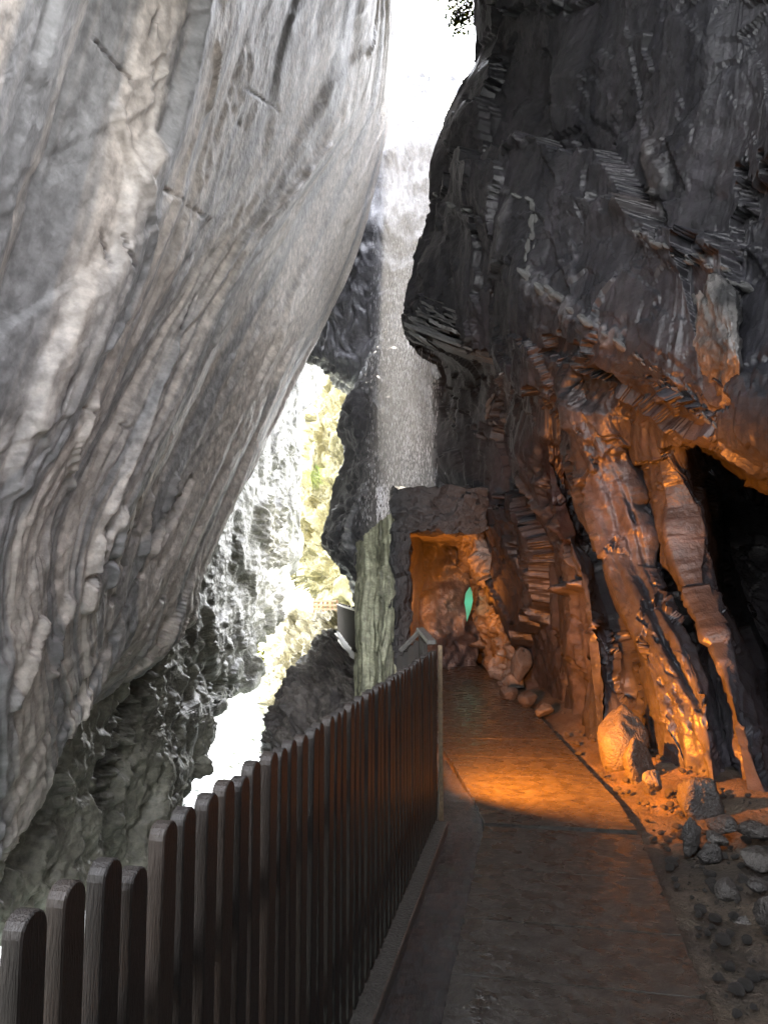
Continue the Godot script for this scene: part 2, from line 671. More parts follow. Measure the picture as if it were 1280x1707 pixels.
func wall_left() -> void:
	var A := -4.2
	var B := 0.025
	var C := 0.247
	var src := [
		[650, -60, 0, 655, 150, 0, 602, 400, 0, 478, 670, 0, 352, 930, 0, 335, 1010, 0],
		[645, -60, .1, 630, 180, .15, 548, 410, .15, 415, 680, .1, 290, 930, .15, 262, 1030, .1],
		[638, -60, .0, 602, 180, -.1, 472, 415, -.1, 332, 680, -.05, 214, 930, .05, 190, 1070, .05],
		[625, -60, .2, 570, 185, .25, 395, 420, .25, 262, 680, .3, 152, 930, .2, 142, 1130, .1],
		[520, -60, .0, 450, 180, -.05, 345, 420, -.05, 205, 680, -.08, 95, 930, -.05, 108, 1205, 0],
		[420, -60, .1, 350, 180, .0, 262, 420, .05, 150, 680, .12, 45, 930, .1, 60, 1300, .1],
		[300, -60, .1, 235, 180, .25, 170, 420, .3, 85, 680, .15, -10, 930, .1, -20, 1390, .1],
		[190, -60, -.1, 125, 180, -.2, 55, 420, -.2, -20, 680, -.12, -110, 930, -.1, -110, 1460, 0],
		[70, -60, .1, 0, 180, .1, -70, 420, .1, -145, 680, .1, -225, 930, .1, -230, 1560, 0],
		[-150, -60, 0, -200, 180, 0, -220, 420, 0, -300, 680, 0, -400, 930, 0, -450, 1600, 0]]
	var rows := []
	for r in src:
		var line := []
		for k in range(0, r.size(), 3):
			line.append(on_plane(r[k], r[k + 1], A, B, C, r[k + 2]))
		# the wall goes on above the frame, and rolls back under its lower lip
		var up: Vector3 = line[0] + (line[0] - line[1]).normalized() * 4.0
		line.push_front(up)
		var last: Vector3 = line[line.size() - 1]
		line.append(last + Vector3(-0.3, -0.55, 0.0))
		line.append(last + Vector3(-1.1, -1.3, 0.0))
		rows.append(line)
	# round the far end out of sight
	var back := []
	for v in rows[0]:
		back.append(v + Vector3(-0.5, 0, -1.2))
	var back2 := []
	for v in rows[0]:
		back2.append(v + Vector3(-2.5, 0, -2.6))
	rows.push_front(back)
	rows.push_front(back2)
	# and along the near end, beside and behind the eye
	var near := []
	for v in rows[rows.size() - 1]:
		near.append(Vector3(-4.4 + (v.y - 1.7) * 0.2, v.y, 1.0))
	rows.append(near)
	var g := loft(rows, 36, 56, .75)
	g.flow = Vector3(2.97, 11.2, -8.15)
	g.face = Vector3(1, -.247, .025)
	slabs(g, 0.38, 0.16, 3)
	slabs(g, 1.1, 0.06, 8)
	slabs(g, 3.0, 0.018, 21)
	var low := PackedFloat32Array([.3, .3, .3, .3, .4, .6, 1.2, 2.2, 2.2])
	facets(g, 8.0, 1.1, .14, .26, 5, low)
	facets(g, 2.2, .4, .04, .09, 6, low)
	soften(g, 1)
	roughen(g, [
		[nz.fbm, 0.05, 0.30, 0.06, 0.3],
		[nz.ridge, 0.10, 1.4, 0.02, 0.5],
		[nz.fbm, 0.5, 2.6, 0.012, 0.4],
		[nz.fbm, 5.0, 9.0, 0.006, 0.5]], PackedFloat32Array([1, .8, .8, .8, .9, 1.1, 2.0, 2.6, 2.6]))
	colour(g, Color(.68, .61, .55), Color(.37, .365, .37), 0.03, 0.8, 0.18, 1.5)
	# pale ribs and seams
	stroke(g, V2([632, 20, 610, 90, 575, 165, 545, 245, 505, 300, 450, 350, 395, 420, 365, 470, 300, 560]), .09, .08, null, .9, .3)
	stroke(g, V2([300, 560, 262, 640, 235, 720, 205, 790, 170, 880]), .10, .12, null, .9, .3)
	stroke(g, V2([160, 640, 125, 740, 110, 850]), .09, .08, null, .9, .3)
	stroke(g, V2([190, 160, 205, 210, 232, 290, 246, 380, 236, 440, 205, 520, 150, 600]), .12, .08, null, .9, .3)
	stroke(g, V2([350, 50, 345, 130, 330, 200]), .1, .08, null, .9, .3)
	stroke(g, V2([255, 20, 245, 90, 215, 140, 180, 160]), .25, .03, null, .9, .5)
	stroke(g, V2([290, 0, 268, 120, 255, 190, 215, 250]), .35, .02, null, .8, .5)
	stroke(g, V2([430, 60, 400, 170, 340, 330, 250, 520]), .5, .05, null, .8, .5)
	stroke(g, V2([605, 180, 560, 330, 500, 440, 430, 560]), .6, .03, null, .8, .6)
	stroke(g, V2([620, 290, 590, 380, 540, 480]), .3, .04, null, .8, .5)
	stroke(g, V2([90, 880, 60, 980, 30, 1060, 0, 1160]), .3, .05, null, .9, .5)
	# cracks
	var crack := Color(.35, .35, .37)
	stroke(g, V2([252, 70, 262, 40, 280, 10]), .03, -.06, crack, .8, .5)
	stroke(g, V2([120, 40, 160, 70, 220, 130, 222, 150]), .03, -.06, Color(.6, .6, .62), .9, .5)
	stroke(g, V2([235, 265, 270, 315, 290, 325, 325, 355, 385, 385]), .03, -.06, Color(.55, .55, .55), .9, .5)
	stroke(g, V2([400, 145, 430, 160, 460, 180, 465, 190]), .03, -.06, crack, .9, .6)
	stroke(g, V2([172, 375, 190, 425, 182, 450]), .03, -.06, crack, .9, .5)
	stroke(g, V2([212, 380, 214, 420, 218, 450]), .03, -.06, crack, .9, .5)
	stroke(g, V2([300, 555, 312, 525, 330, 480]), .03, -.06, crack, .9, .5)
	stroke(g, V2([475, 440, 476, 480, 482, 500]), .03, -.06, crack, .9, .5)
	stroke(g, V2([85, 670, 140, 680, 200, 705, 225, 720]), .03, -.06, Color(.62, .62, .62), .9, .6)
	stroke(g, V2([115, 620, 105, 660, 90, 690]), .03, -.06, crack, .9, .5)
	for q in [[180, 880, 165, 960], [215, 870, 205, 950], [235, 830, 225, 900], [185, 1000, 215, 960], [150, 960, 190, 930], [260, 880, 230, 960], [300, 830, 270, 900], [320, 800, 280, 880]]:
		stroke(g, V2(q), .09, -.2, null, .9, .5)
	for q in [[200, 850, 180, 970], [250, 830, 235, 920], [165, 900, 140, 1010], [290, 800, 255, 920], [110, 1000, 80, 1120], [60, 1040, 20, 1180]]:
		stroke(g, V2(q), .12, .12, null, .9, .4)
	setting(finish(g, "gorge_wall_left", mats.limestone, self))

func wall_left_lower() -> void:
	# the craggy lower wall: almost upright, recessed below the leaning one, ending in a buttress
	var A := -5.4
	var B := 0.05
	var C := 0.05
	var edge := [548, 560, 545, 600, 540, 640, 508, 690, 500, 735, 503, 770, 502, 850, 500, 925, 468, 1005, 440, 1060, 422, 1130, 360, 1182, 346, 1235, 306, 1335, 285, 1420]
	var rows := []
	for f in [-.06, .0, .03, .12, .25, .4, .6, .8, 1.0]:
		var line := []
		for k in range(0, edge.size(), 2):
			var ex: float = edge[k]
			var ey: float = edge[k + 1]
			# fan leftwards and downwards from the silhouette
			var left := -260.0
			var x := lerpf(ex, left, clampf(f, 0.0, 1.0))
			var y := lerpf(ey, ey + 160.0 + (ey - 900.0) * 0.35, clampf(f, 0.0, 1.0))
			var p := on_plane(x, y, A, B, C, 0.0)
			if f < 0.0:
				p = on_plane(ex, ey, A, B, C, 0.0) + Vector3(-2.0, 0, -3.0)
			elif f == 0.0:
				p += Vector3(-.15, 0, -.15)
			p.y = maxf(p.y, RIVER - 1.2)
			line.append(p)
		rows.append(line)
	var g := loft(rows, 44, 30)
	g.grain = [Vector3(.1, 1, .1), Vector3(1, 0, .05)]
	var low := PackedFloat32Array([.25, .25, .25, .3, .35, .5, .8, 1.0, 1.1, 1.1])
	facets(g, 1.9, 1.5, .34, .6, 31, low)
	facets(g, .8, .7, .12, .26, 33, low)
	facets(g, .35, .3, .04, .10, 35, low)
	soften(g, 1)
	roughen(g, [
		[nz.fbm, 0.16, 0.25, 0.4, 0.4],
		[nz.ridge, 0.15, 1.2, 0.07, 0.5],
		[nz.fbm, 3.0, 4.0, 0.03, 0.4]], PackedFloat32Array([.5, .5, .5, .6, .6, .7, .8, .9, 1.0, 1.1]))
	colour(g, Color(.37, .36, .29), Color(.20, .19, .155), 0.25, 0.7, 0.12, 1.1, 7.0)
	stroke(g, V2([440, 820, 430, 880, 440, 960, 420, 1050]), .9, .35, Color(1.2, 1.15, 1.05), .9, .7)
	stroke(g, V2([345, 1000, 342, 1060, 345, 1100]), .3, .25, Color(1.2, 1.2, 1.15), .9, .5)
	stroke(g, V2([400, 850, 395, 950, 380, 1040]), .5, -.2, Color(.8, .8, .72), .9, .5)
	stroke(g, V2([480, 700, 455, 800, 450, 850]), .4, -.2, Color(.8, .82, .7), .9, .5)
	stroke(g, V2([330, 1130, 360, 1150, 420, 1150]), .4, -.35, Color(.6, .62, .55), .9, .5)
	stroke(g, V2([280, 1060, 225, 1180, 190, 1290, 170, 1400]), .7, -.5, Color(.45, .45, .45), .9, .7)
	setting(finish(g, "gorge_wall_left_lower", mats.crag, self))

func far_rocks() -> void:
	# sunlit far wall seen through the gap
	var g := loft([
		row3([660, 420, 50, 680, 620, 50, 660, 760, 50, 650, 880, 50, 640, 960, 50, 640, 1010, 50, 640, 1060, 54]),
		row3([610, 420, 49, 620, 620, 49, 600, 760, 48.5, 590, 880, 48, 600, 950, 47, 600, 1002, 47, 600, 1040, 53]),
		row3([575, 420, 50, 575, 620, 50, 560, 760, 49, 548, 880, 48, 560, 940, 47, 560, 998, 47.4, 565, 1030, 53]),
		row3([548, 420, 51, 548, 620, 51, 536, 760, 50, 522, 880, 49, 524, 940, 48, 532, 982, 48.5, 540, 1015, 53]),
		row3([545, 420, 52, 535, 620, 52, 520, 735, 51, 500, 870, 50, 498, 930, 49.5, 505, 950, 50, 520, 985, 53]),
		row3([540, 420, 55, 524, 620, 55, 521, 735, 54, 490, 870, 53, 485, 925, 53, 490, 940, 54, 500, 970, 56])], 22, 24)
	roughen(g, [[nz.fbm, .25, .25, .9, .4], [nz.cell, .35, .4, .5, 1.2], [nz.ridge, .5, .6, .35, .6], [nz.cell2, 1.1, 1.1, .25, .8]])
	colour(g, Color(.58, .51, .26), Color(.28, .25, .11), .3, .5, .1, 1.0)
	stroke(g, V2([505, 790, 530, 800, 545, 770]), .8, .3, Color(.85, 1.1, .5), .8, .6)
	setting(finish(g, "gorge_wall_far", mats.dry, self))
	# pale rock below the far balcony
	g = loft([
		row3([600, 1020, 34, 605, 1100, 33, 600, 1200, 32, 590, 1320, 31]),
		row3([560, 1021, 36, 540, 1100, 33.5, 520, 1200, 32, 500, 1320, 31]),
		row3([505, 1018, 39, 492, 1100, 36, 480, 1200, 34, 470, 1320, 33]),
		row3([480, 1030, 40, 455, 1110, 37, 447, 1200, 35, 440, 1320, 34]),
		row3([470, 1040, 44, 447, 1120, 42, 443, 1200, 40, 438, 1320, 39])], 26, 36)
	roughen(g, [[nz.fbm, .3, .3, .7, .5], [nz.cell, .6, .6, .4, 1.2], [nz.cell2, 1.6, 1.6, .18, .8], [nz.ridge, .6, 1.0, .2, .6]])
	colour(g, Color(.52, .46, .27), Color(.25, .22, .12), .4, .5, .1, 1.0, 3.0)
	setting(finish(g, "rock_bank_far", mats.dry, self))
	# dark broken rock under the second walkway
	g = loft([
		row3([660, 1120, 14, 655, 1180, 13.5, 650, 1260, 13, 640, 1400, 12.5, 630, 1560, 12]),
		row3([600, 1105, 16, 600, 1160, 15.2, 600, 1240, 14.6, 590, 1400, 14, 580, 1560, 13]),
		row3([560, 1052, 19, 548, 1120, 17.2, 540, 1220, 16, 530, 1380, 15, 520, 1540, 14]),
		row3([548, 1055, 21, 505, 1120, 18.4, 490, 1200, 17, 478, 1340, 16, 470, 1500, 15]),
		row3([535, 1072, 23, 482, 1150, 19, 455, 1212, 18, 447, 1300, 17, 440, 1450, 16]),
		row3([530, 1080, 27, 478, 1155, 24, 452, 1214, 22, 444, 1300, 21, 436, 1450, 20])], 34, 40)
	roughen(g, [[nz.fbm, .5, .5, .4, .5], [nz.ridge, .8, 1.0, .10, .6], [nz.fbm, 3, 3, .08, .3]])
	colour(g, Color(.27, .24, .22), Color(.11, .10, .095), .9, 1.1, .0, 1.2, 5.0)
	setting(finish(g, "rock_bank_near", mats.crag, self))
	# bright slope far beyond the gap
	g = loft([
		row3([700, 840, 110, 700, 960, 96, 700, 1050, 80, 700, 1112, 70]),
		row3([560, 860, 110, 560, 960, 96, 560, 1050, 80, 560, 1112, 70]),
		row3([460, 850, 110, 460, 960, 96, 460, 1050, 80, 460, 1112, 70]),
		row3([300, 840, 110, 300, 960, 96, 300, 1050, 80, 300, 1112, 70])], 14, 14)
	roughen(g, [[nz.fbm, .1, .1, 2.0, .4], [nz.cell, .2, .2, 1.0, 1.0]])
	colour(g, Color(.36, .35, .25), Color(.2, .2, .11), .2, .2, .1, 1.0, 3.0)
	setting(finish(g, "hillside", mats.dry, self))

func hanging_rock() -> void:
	# rock wedged between the walls, behind the falling water
	var g := loft([
		row3([830, 120, 34, 830, 190, 30, 830, 230, 27, 830, 400, 26, 830, 540, 26, 830, 640, 27, 830, 690, 32]),
		row3([760, 130, 34, 760, 200, 30, 760, 225, 27, 750, 400, 26, 730, 520, 26, 720, 590, 26.5, 720, 640, 32]),
		row3([690, 130, 34, 690, 190, 30, 690, 215, 27.4, 680, 400, 26, 660, 500, 26, 645, 575, 26.5, 650, 620, 32]),
		row3([640, 130, 34, 640, 188, 30, 640, 205, 27.6, 630, 400, 26.4, 615, 520, 26.3, 602, 632, 26.5, 606, 650, 32]),
		row3([600, 130, 34, 600, 188, 30, 600, 205, 28, 580, 400, 27, 570, 520, 26.6, 562, 622, 26.8, 570, 645, 32]),
		row3([540, 130, 34, 540, 190, 30, 540, 210, 28, 540, 400, 27, 535, 500, 27, 533, 590, 27, 545, 610, 32]),
		row3([480, 130, 34, 480, 190, 30, 480, 210, 28, 490, 400, 27, 490, 500, 27, 495, 575, 27, 510, 600, 32])], 22, 22)
	roughen(g, [[nz.fbm, .3, .4, .4, .5], [nz.ridge, .3, .9, .08, .6], [nz.fbm, 2, 2.5, .06, .4]])
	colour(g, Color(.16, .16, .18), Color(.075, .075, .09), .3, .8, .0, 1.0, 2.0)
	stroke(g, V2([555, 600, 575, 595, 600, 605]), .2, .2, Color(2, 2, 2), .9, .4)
	setting(finish(g, "wedged_rock", mats.wet, self))
	# dark wall between the gap and the tunnel
	g = loft([
		row3([800, 500, 17, 800, 600, 17, 800, 690, 16.6, 800, 770, 16.4, 800, 860, 16, 800, 930, 16, 800, 1010, 16, 800, 1150, 16]),
		row3([730, 520, 18, 725, 600, 17.5, 720, 690, 17, 715, 770, 16.7, 710, 860, 16.2, 710, 930, 16, 710, 1010, 15.6, 710, 1150, 15.5]),
		row3([680, 545, 19, 670, 610, 18.6, 650, 690, 18, 650, 770, 17.5, 640, 860, 17, 640, 930, 16.8, 650, 1010, 16.5, 650, 1150, 16]),
		row3([650, 560, 20, 630, 620, 19.5, 608, 690, 19, 615, 770, 18.6, 595, 860, 18, 590, 930, 18, 620, 990, 18, 640, 1150, 17]),
		row3([640, 565, 20.5, 604, 640, 20.2, 576, 695, 20, 586, 765, 20, 566, 845, 19.4, 552, 910, 19.4, 598, 975, 19.4, 630, 1150, 18]),
		row3([640, 560, 24, 602, 636, 24, 574, 695, 24, 580, 765, 24, 560, 845, 24, 548, 910, 24, 590, 975, 24, 620, 1150, 24])], 28, 26)
	roughen(g, [[nz.fbm, .35, .45, .35, .5], [nz.ridge, .3, 1.0, .08, .6], [nz.fbm, 2, 2.5, .06, .4]])
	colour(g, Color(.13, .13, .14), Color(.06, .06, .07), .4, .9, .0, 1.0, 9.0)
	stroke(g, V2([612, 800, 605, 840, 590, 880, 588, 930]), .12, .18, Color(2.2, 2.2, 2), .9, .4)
	setting(finish(g, "gorge_wall_right_far", mats.wet, self))

const RIBS := [
	[800, -200, 12, 800, -120, 12, 770, 100, 12.5, 736, 215, 13, 719, 330, 13, 664, 535, 13, 728, 610, 15, 725, 760, 15, 790, 878, 14.6, 868, 1150, 14.4],
	[850, -200, 10.5, 850, -120, 10.5, 840, 100, 11, 800, 260, 11.3, 800, 360, 11.5, 780, 560, 11.9, 790, 645, 13.2, 790, 760, 13.4, 799, 878, 13.3, 871, 1150, 12.9],
	[930, -200, 9.5, 930, -120, 9.5, 920, 100, 9.8, 870, 320, 10.3, 872, 420, 10.4, 850, 605, 11.0, 850, 700, 11.8, 872, 820, 11.8, 895, 950, 11.5, 892, 1200, 11],
	[1000, -200, 8.8, 1000, -120, 8.8, 980, 100, 9, 930, 330, 9.5, 885, 470, 9.3, 880, 600, 9.8, 870, 740, 10.7, 905, 880, 10.3, 930, 985, 9.8, 935, 1205, 9.9],
	[1050, -200, 8.2, 1050, -120, 8.2, 1040, 100, 8.4, 980, 350, 8.9, 930, 500, 8.7, 915, 620, 9.3, 915, 780, 9.9, 950, 900, 9.3, 985, 1030, 8.5, 975, 1255, 8.0],
	[1090, -200, 7.8, 1090, -120, 7.8, 1080, 100, 7.9, 1020, 370, 8.4, 970, 540, 8.2, 940, 640, 9.0, 955, 790, 9.9, 1000, 920, 9.5, 1045, 1090, 8.6, 1050, 1285, 7.6],
	[1130, -200, 7.4, 1130, -120, 7.4, 1120, 100, 7.4, 1060, 385, 7.9, 1000, 560, 7.8, 950, 660, 8.5, 978, 830, 8.6, 1015, 960, 8.1, 1080, 1120, 7.2, 1130, 1340, 6.2],
	[1170, -200, 7, 1170, -120, 7, 1165, 100, 7, 1100, 410, 7.5, 1040, 585, 7.4, 1005, 680, 8.2, 1055, 830, 8.4, 1090, 980, 7.9, 1165, 1130, 6.8, 1200, 1390, 5.6],
	[1200, -200, 6.8, 1200, -120, 6.8, 1200, 100, 6.8, 1140, 430, 7.2, 1080, 615, 7.1, 1060, 690, 8.1, 1082, 830, 8.7, 1117, 980, 8.3, 1190, 1150, 7.3, 1240, 1410, 5.5],
	[1230, -200, 6.6, 1230, -120, 6.6, 1230, 100, 6.6, 1170, 440, 7, 1120, 650, 6.9, 1095, 700, 7.7, 1130, 830, 7.9, 1150, 960, 7.6, 1205, 1110, 6.8, 1290, 1430, 5.1],
	[1260, -200, 6.4, 1260, -120, 6.4, 1260, 100, 6.4, 1200, 450, 6.8, 1160, 685, 6.7, 1135, 735, 7.6, 1152, 850, 8.1, 1166, 960, 7.9, 1240, 1130, 7.0, 1330, 1410, 5.1],
	[1300, -200, 6.2, 1300, -120, 6.2, 1300, 100, 6.2, 1240, 480, 6.6, 1215, 720, 6.5, 1190, 770, 8.6, 1205, 870, 11, 1225, 980, 11, 1290, 1140, 9.8, 1390, 1400, 6.0],
	[1360, -200, 5.8, 1360, -120, 5.8, 1360, 100, 5.8, 1310, 500, 6.2, 1300, 770, 6.2, 1290, 830, 10.5, 1310, 900, 11, 1330, 1000, 10.5, 1370, 1150, 9, 1460, 1400, 5.4],
	[1600, -200, 4.6, 1600, -120, 4.6, 1600, 100, 4.6, 1560, 500, 4.8, 1560, 770, 4.9, 1560, 860, 6, 1560, 950, 6, 1560, 1050, 6, 1560, 1200, 5.6, 1600, 1500, 4.4]]

func wall_right() -> void:
	var rows := []
	for r in RIBS:
		var line := row3(r)
		line[line.size() - 1].y = -0.25
		rows.append(line)
	var back := []
	for v in rows[0]:
		back.append(v + Vector3(.25, 0, -1.4))
	rows.push_front(back)
	# past the frame, unseen rows added behind the eye to hold back daylight
	var n1 := []
	var n2 := []
	for v in rows[rows.size() - 1]:
		n1.append(Vector3(4.6, v.y, -0.5))
		n2.append(Vector3(-1.9, v.y, 4.0))
	rows.append(n1)
	rows.append(n2)
	var g := loft(rows, 28, 50, .8)
	g.flow = Vector3(.06, -.7, .71)
	g.face = Vector3(-.8, -.3, .5)
	var up := PackedFloat32Array([1.3, 1.3, 1.3, 1.3, 1.2, .9, .7, .6, .6, .6])
	facets(g, 3.4, 2.2, .40, .9, 51, up)
	facets(g, 1.4, .85, .08, .24, 53)
	facets(g, .5, .3, .022, .06, 55)
	var rib := PackedFloat32Array([.1, .1, .1, .15, .3, .8, 1, 1, 1, 1])
	slabs(g, 1.1, .06, 14, rib)
	slabs(g, 3.2, .025, 17, rib)
	roughen(g, [
		[nz.fbm, .3, .40, .06, .4],
		[nz.ridge, .07, 2.6, .016, .6],
		[nz.fbm, 3.0, 6.0, .008, .4],
		[nz.fbm, 6.0, 12.0, .005, .4]], PackedFloat32Array([.35, .35, .35, .4, .6, .9, 1, 1, 1, 1]))
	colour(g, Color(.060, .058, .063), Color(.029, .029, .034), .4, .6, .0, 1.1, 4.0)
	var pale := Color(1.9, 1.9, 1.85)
	# ledges and veins, wet glints put into the colour as paler lines
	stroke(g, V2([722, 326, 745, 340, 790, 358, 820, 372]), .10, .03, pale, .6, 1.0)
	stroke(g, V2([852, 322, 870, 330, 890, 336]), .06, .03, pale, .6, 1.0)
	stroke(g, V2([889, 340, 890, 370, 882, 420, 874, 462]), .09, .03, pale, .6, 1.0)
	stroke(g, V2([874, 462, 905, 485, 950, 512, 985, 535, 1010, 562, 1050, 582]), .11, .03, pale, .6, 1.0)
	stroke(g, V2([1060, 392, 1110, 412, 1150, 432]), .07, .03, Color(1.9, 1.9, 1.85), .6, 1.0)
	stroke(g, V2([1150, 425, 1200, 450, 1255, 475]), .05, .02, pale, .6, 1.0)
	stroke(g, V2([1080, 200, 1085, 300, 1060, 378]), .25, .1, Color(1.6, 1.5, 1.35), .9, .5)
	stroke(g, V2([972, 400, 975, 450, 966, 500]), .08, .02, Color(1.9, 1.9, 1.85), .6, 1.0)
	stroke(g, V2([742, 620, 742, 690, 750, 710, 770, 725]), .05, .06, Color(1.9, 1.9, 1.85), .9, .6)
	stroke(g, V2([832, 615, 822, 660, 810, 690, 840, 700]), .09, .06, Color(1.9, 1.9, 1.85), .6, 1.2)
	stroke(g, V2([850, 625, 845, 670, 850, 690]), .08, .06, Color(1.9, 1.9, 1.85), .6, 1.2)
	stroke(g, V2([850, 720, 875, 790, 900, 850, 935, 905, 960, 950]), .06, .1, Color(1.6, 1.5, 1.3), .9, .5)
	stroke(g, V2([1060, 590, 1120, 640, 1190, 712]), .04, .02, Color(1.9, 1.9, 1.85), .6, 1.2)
	# the brown recess and other hollows, shade put into their colour
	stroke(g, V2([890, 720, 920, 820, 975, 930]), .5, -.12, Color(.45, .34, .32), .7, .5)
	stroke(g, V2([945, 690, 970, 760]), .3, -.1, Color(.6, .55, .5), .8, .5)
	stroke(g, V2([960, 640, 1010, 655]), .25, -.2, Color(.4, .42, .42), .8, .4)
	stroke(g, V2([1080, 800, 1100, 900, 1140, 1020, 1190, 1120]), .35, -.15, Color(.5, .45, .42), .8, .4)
	# long flutes on the ribs
	for q in [[975, 690, 1040, 860, 1090, 1000, 1180, 1180], [1000, 720, 1070, 900, 1120, 1030, 1220, 1220], [960, 690, 1010, 840, 1060, 1000, 1150, 1180], [1110, 720, 1140, 850, 1165, 980, 1240, 1180]]:
		stroke(g, V2(q), .10, .06, null, .9, .12)
	for q in [[985, 690, 1055, 870, 1105, 1010], [1030, 760, 1080, 900], [1085, 1030, 1150, 1150, 1230, 1280], [940, 1020, 1000, 1110], [975, 1000, 1030, 1090], [1120, 740, 1150, 880], [1180, 1180, 1250, 1320]]:
		stroke(g, V2(q), .04, -.07, null, .9, .25)
	stroke(g, V2([930, 985, 965, 975]), .08, .22, Color(1.3, 1.2, 1.1), .7, .3)
	stroke(g, V2([975, 1020, 990, 1045]), .04, -.15, Color(.3, .3, .3), .9, .3)
	stroke(g, V2([1005, 1080, 1022, 1095]), .04, -.15, Color(.3, .3, .3), .9, .3)
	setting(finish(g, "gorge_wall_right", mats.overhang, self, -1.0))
	ledges(g)

func strata_ledge() -> void:
	# layered slab end sticking out over the tunnel
	var root := node("layered_rock_ledge")
	tag(root, "pale layered rock ledge jutting out from the dark overhang beside the falling water", "rock ledge")
	var r := RandomNumberGenerator.new()
	r.seed = 5
	var n := 15
	for k in n:
		var f := float(k) / (n - 1)
		var a := P(lerpf(702, 662, f), lerpf(492, 540, f), 12.28 - .15 * f)
		var b := P(lerpf(768, 850, f), lerpf(520, 606, f), 11.46 - .5 * f)
		var th: float = lerpf(.032, .058, f)
		var u := r.randf_range(0.0, .12)
		while u < .95:
			var e := minf(u + r.randf_range(.15, .6), 1.0)
			var off := Vector3(r.randf_range(-.02, .02), r.randf_range(-.012, .012), r.randf_range(-.16, .05))
			var p0 := a.lerp(b, u) + off
			var p1 := a.lerp(b, e) + off + Vector3(0, r.randf_range(-.02, .02), 0)
			u = e + r.randf_range(0.0, .06)
			var st := SurfaceTool.new()
			st.begin(Mesh.PRIMITIVE_TRIANGLES)
			var mid := (p0 + p1) * .5 + Vector3(0, -th * .5, -.3)
			var seg := 5
			var t := th * r.randf_range(.5, 1.25)
			var pts := []
			for q in seg + 1:
				pts.append(p0.lerp(p1, float(q) / seg) + Vector3(0, r.randf_range(-.008, .008), r.randf_range(-.05, .02)))
			var bk := Vector3(.25, .10, -.8)
			var dn := Vector3(.01, -t, -.02)
			for q in seg:
				quad(st, pts[q], pts[q + 1], pts[q + 1] + dn, pts[q] + dn, mid)
				quad(st, pts[q], pts[q + 1], pts[q + 1] + bk, pts[q] + bk, mid - Vector3(0, 1, 0))
				quad(st, pts[q] + dn, pts[q + 1] + dn, pts[q + 1] + bk + dn, pts[q] + bk + dn, mid + Vector3(0, 1, 0))
			quad(st, pts[0], pts[0] + dn, pts[0] + bk + dn, pts[0] + bk, mid)
			quad(st, pts[seg], pts[seg] + dn, pts[seg] + bk + dn, pts[seg] + bk, mid)
			obj("layer", st.commit(), mats.strata[r.randi() % 3], root)

# chains of angular wet stones along the lips of the overhang
func ledges(g: Dictionary) -> void:
	var lines := [
		["wet_rock_ledge", "broken wet rock ledge at the edge of the overhang above the layered ledge", 1.0, [722, 326, 745, 340, 790, 358, 825, 374]],
		["wet_rock_ledge", "upright wet rock rib dropping from the overhang's notch", .9, [855, 324, 888, 338, 890, 370, 882, 420, 874, 462]],
		["wet_rock_ledge", "long wet rock ledge slanting down across the ribbed wall's top", 1.1, [874, 462, 905, 485, 950, 512, 985, 535, 1010, 562, 1050, 586]],
		["wet_rock_ledge", "thin glinting rock edge trailing off below the hanging rock nose", .35, [1060, 592, 1120, 645, 1190, 712]],
		["wet_rock_ledge", "slanting wet rock ledge above the hanging rock nose", .7, [1062, 392, 1110, 412, 1150, 430, 1200, 452, 1255, 478]],
		["wet_rock_ledge", "ragged wet rock cleft hanging right of the layered ledge", .8, [850, 612, 832, 630, 822, 660, 810, 690, 845, 705]],
		["wet_rock_ledge", "fine wet rock edge under the layered ledge beside the falling water", .5, [740, 612, 744, 650, 745, 690, 770, 722]]
		]
	var w: int = g.w
	var h: int = g.h
	var px := PackedVector2Array()
	var of := PackedInt32Array()
	for k in range(0, w * h, 5):
		px.append(to_px(g.out[k]))
		of.append(k)
	var r := RandomNumberGenerator.new()
	r.seed = 91
	var shapes := []
	for k in 5:
		shapes.append(stone_mesh(300 + k, Vector3.ONE, .12, 14, 12, 8))
	for L in lines:
		var pts := V2(L[3])
		var root: Node3D = null
		for m in pts.size() - 1:
			var steps := maxi(2, int(pts[m].distance_to(pts[m + 1]) / (9.0 * maxf(L[2], .6))))
			for q in steps:
				var t: Vector2 = pts[m].lerp(pts[m + 1], (q + r.randf()) / steps)
				var best := 0
				var bd := 1e9
				for k in px.size():
					var d := px[k].distance_squared_to(t)
					if d < bd:
						bd = d
						best = of[k]
				var at: Vector3 = g.out[best]
				if root != null and r.randf() < .3:
					continue
				if root == null:
					root = node(L[0], at)
					tag(root, L[1], "rock ledge", "wet ledges of the overhang")
				var o := obj("rock_edge", shapes[r.randi() % 5], mats.wet_edge, root)
				var ray_ := (at - EYE).normalized()
				o.position = at - ray_ * .01 - root.position + Vector3(r.randf_range(-.03, .03), r.randf_range(-.03, .03), 0)
				var slope: Vector2 = (pts[m + 1] - pts[m]).normalized()
				var along := Vector3(slope.x, -slope.y, r.randf_range(-.2, .2)).normalized()
				var upv := along.cross(ray_).normalized()
				var s: float = r.randf_range(.35, 1.7) * L[2]
				o.basis = Basis(along * .10 * s, upv * .035 * s, along.cross(upv) * .06 * s).rotated(along, r.randf_range(-.6, .6))

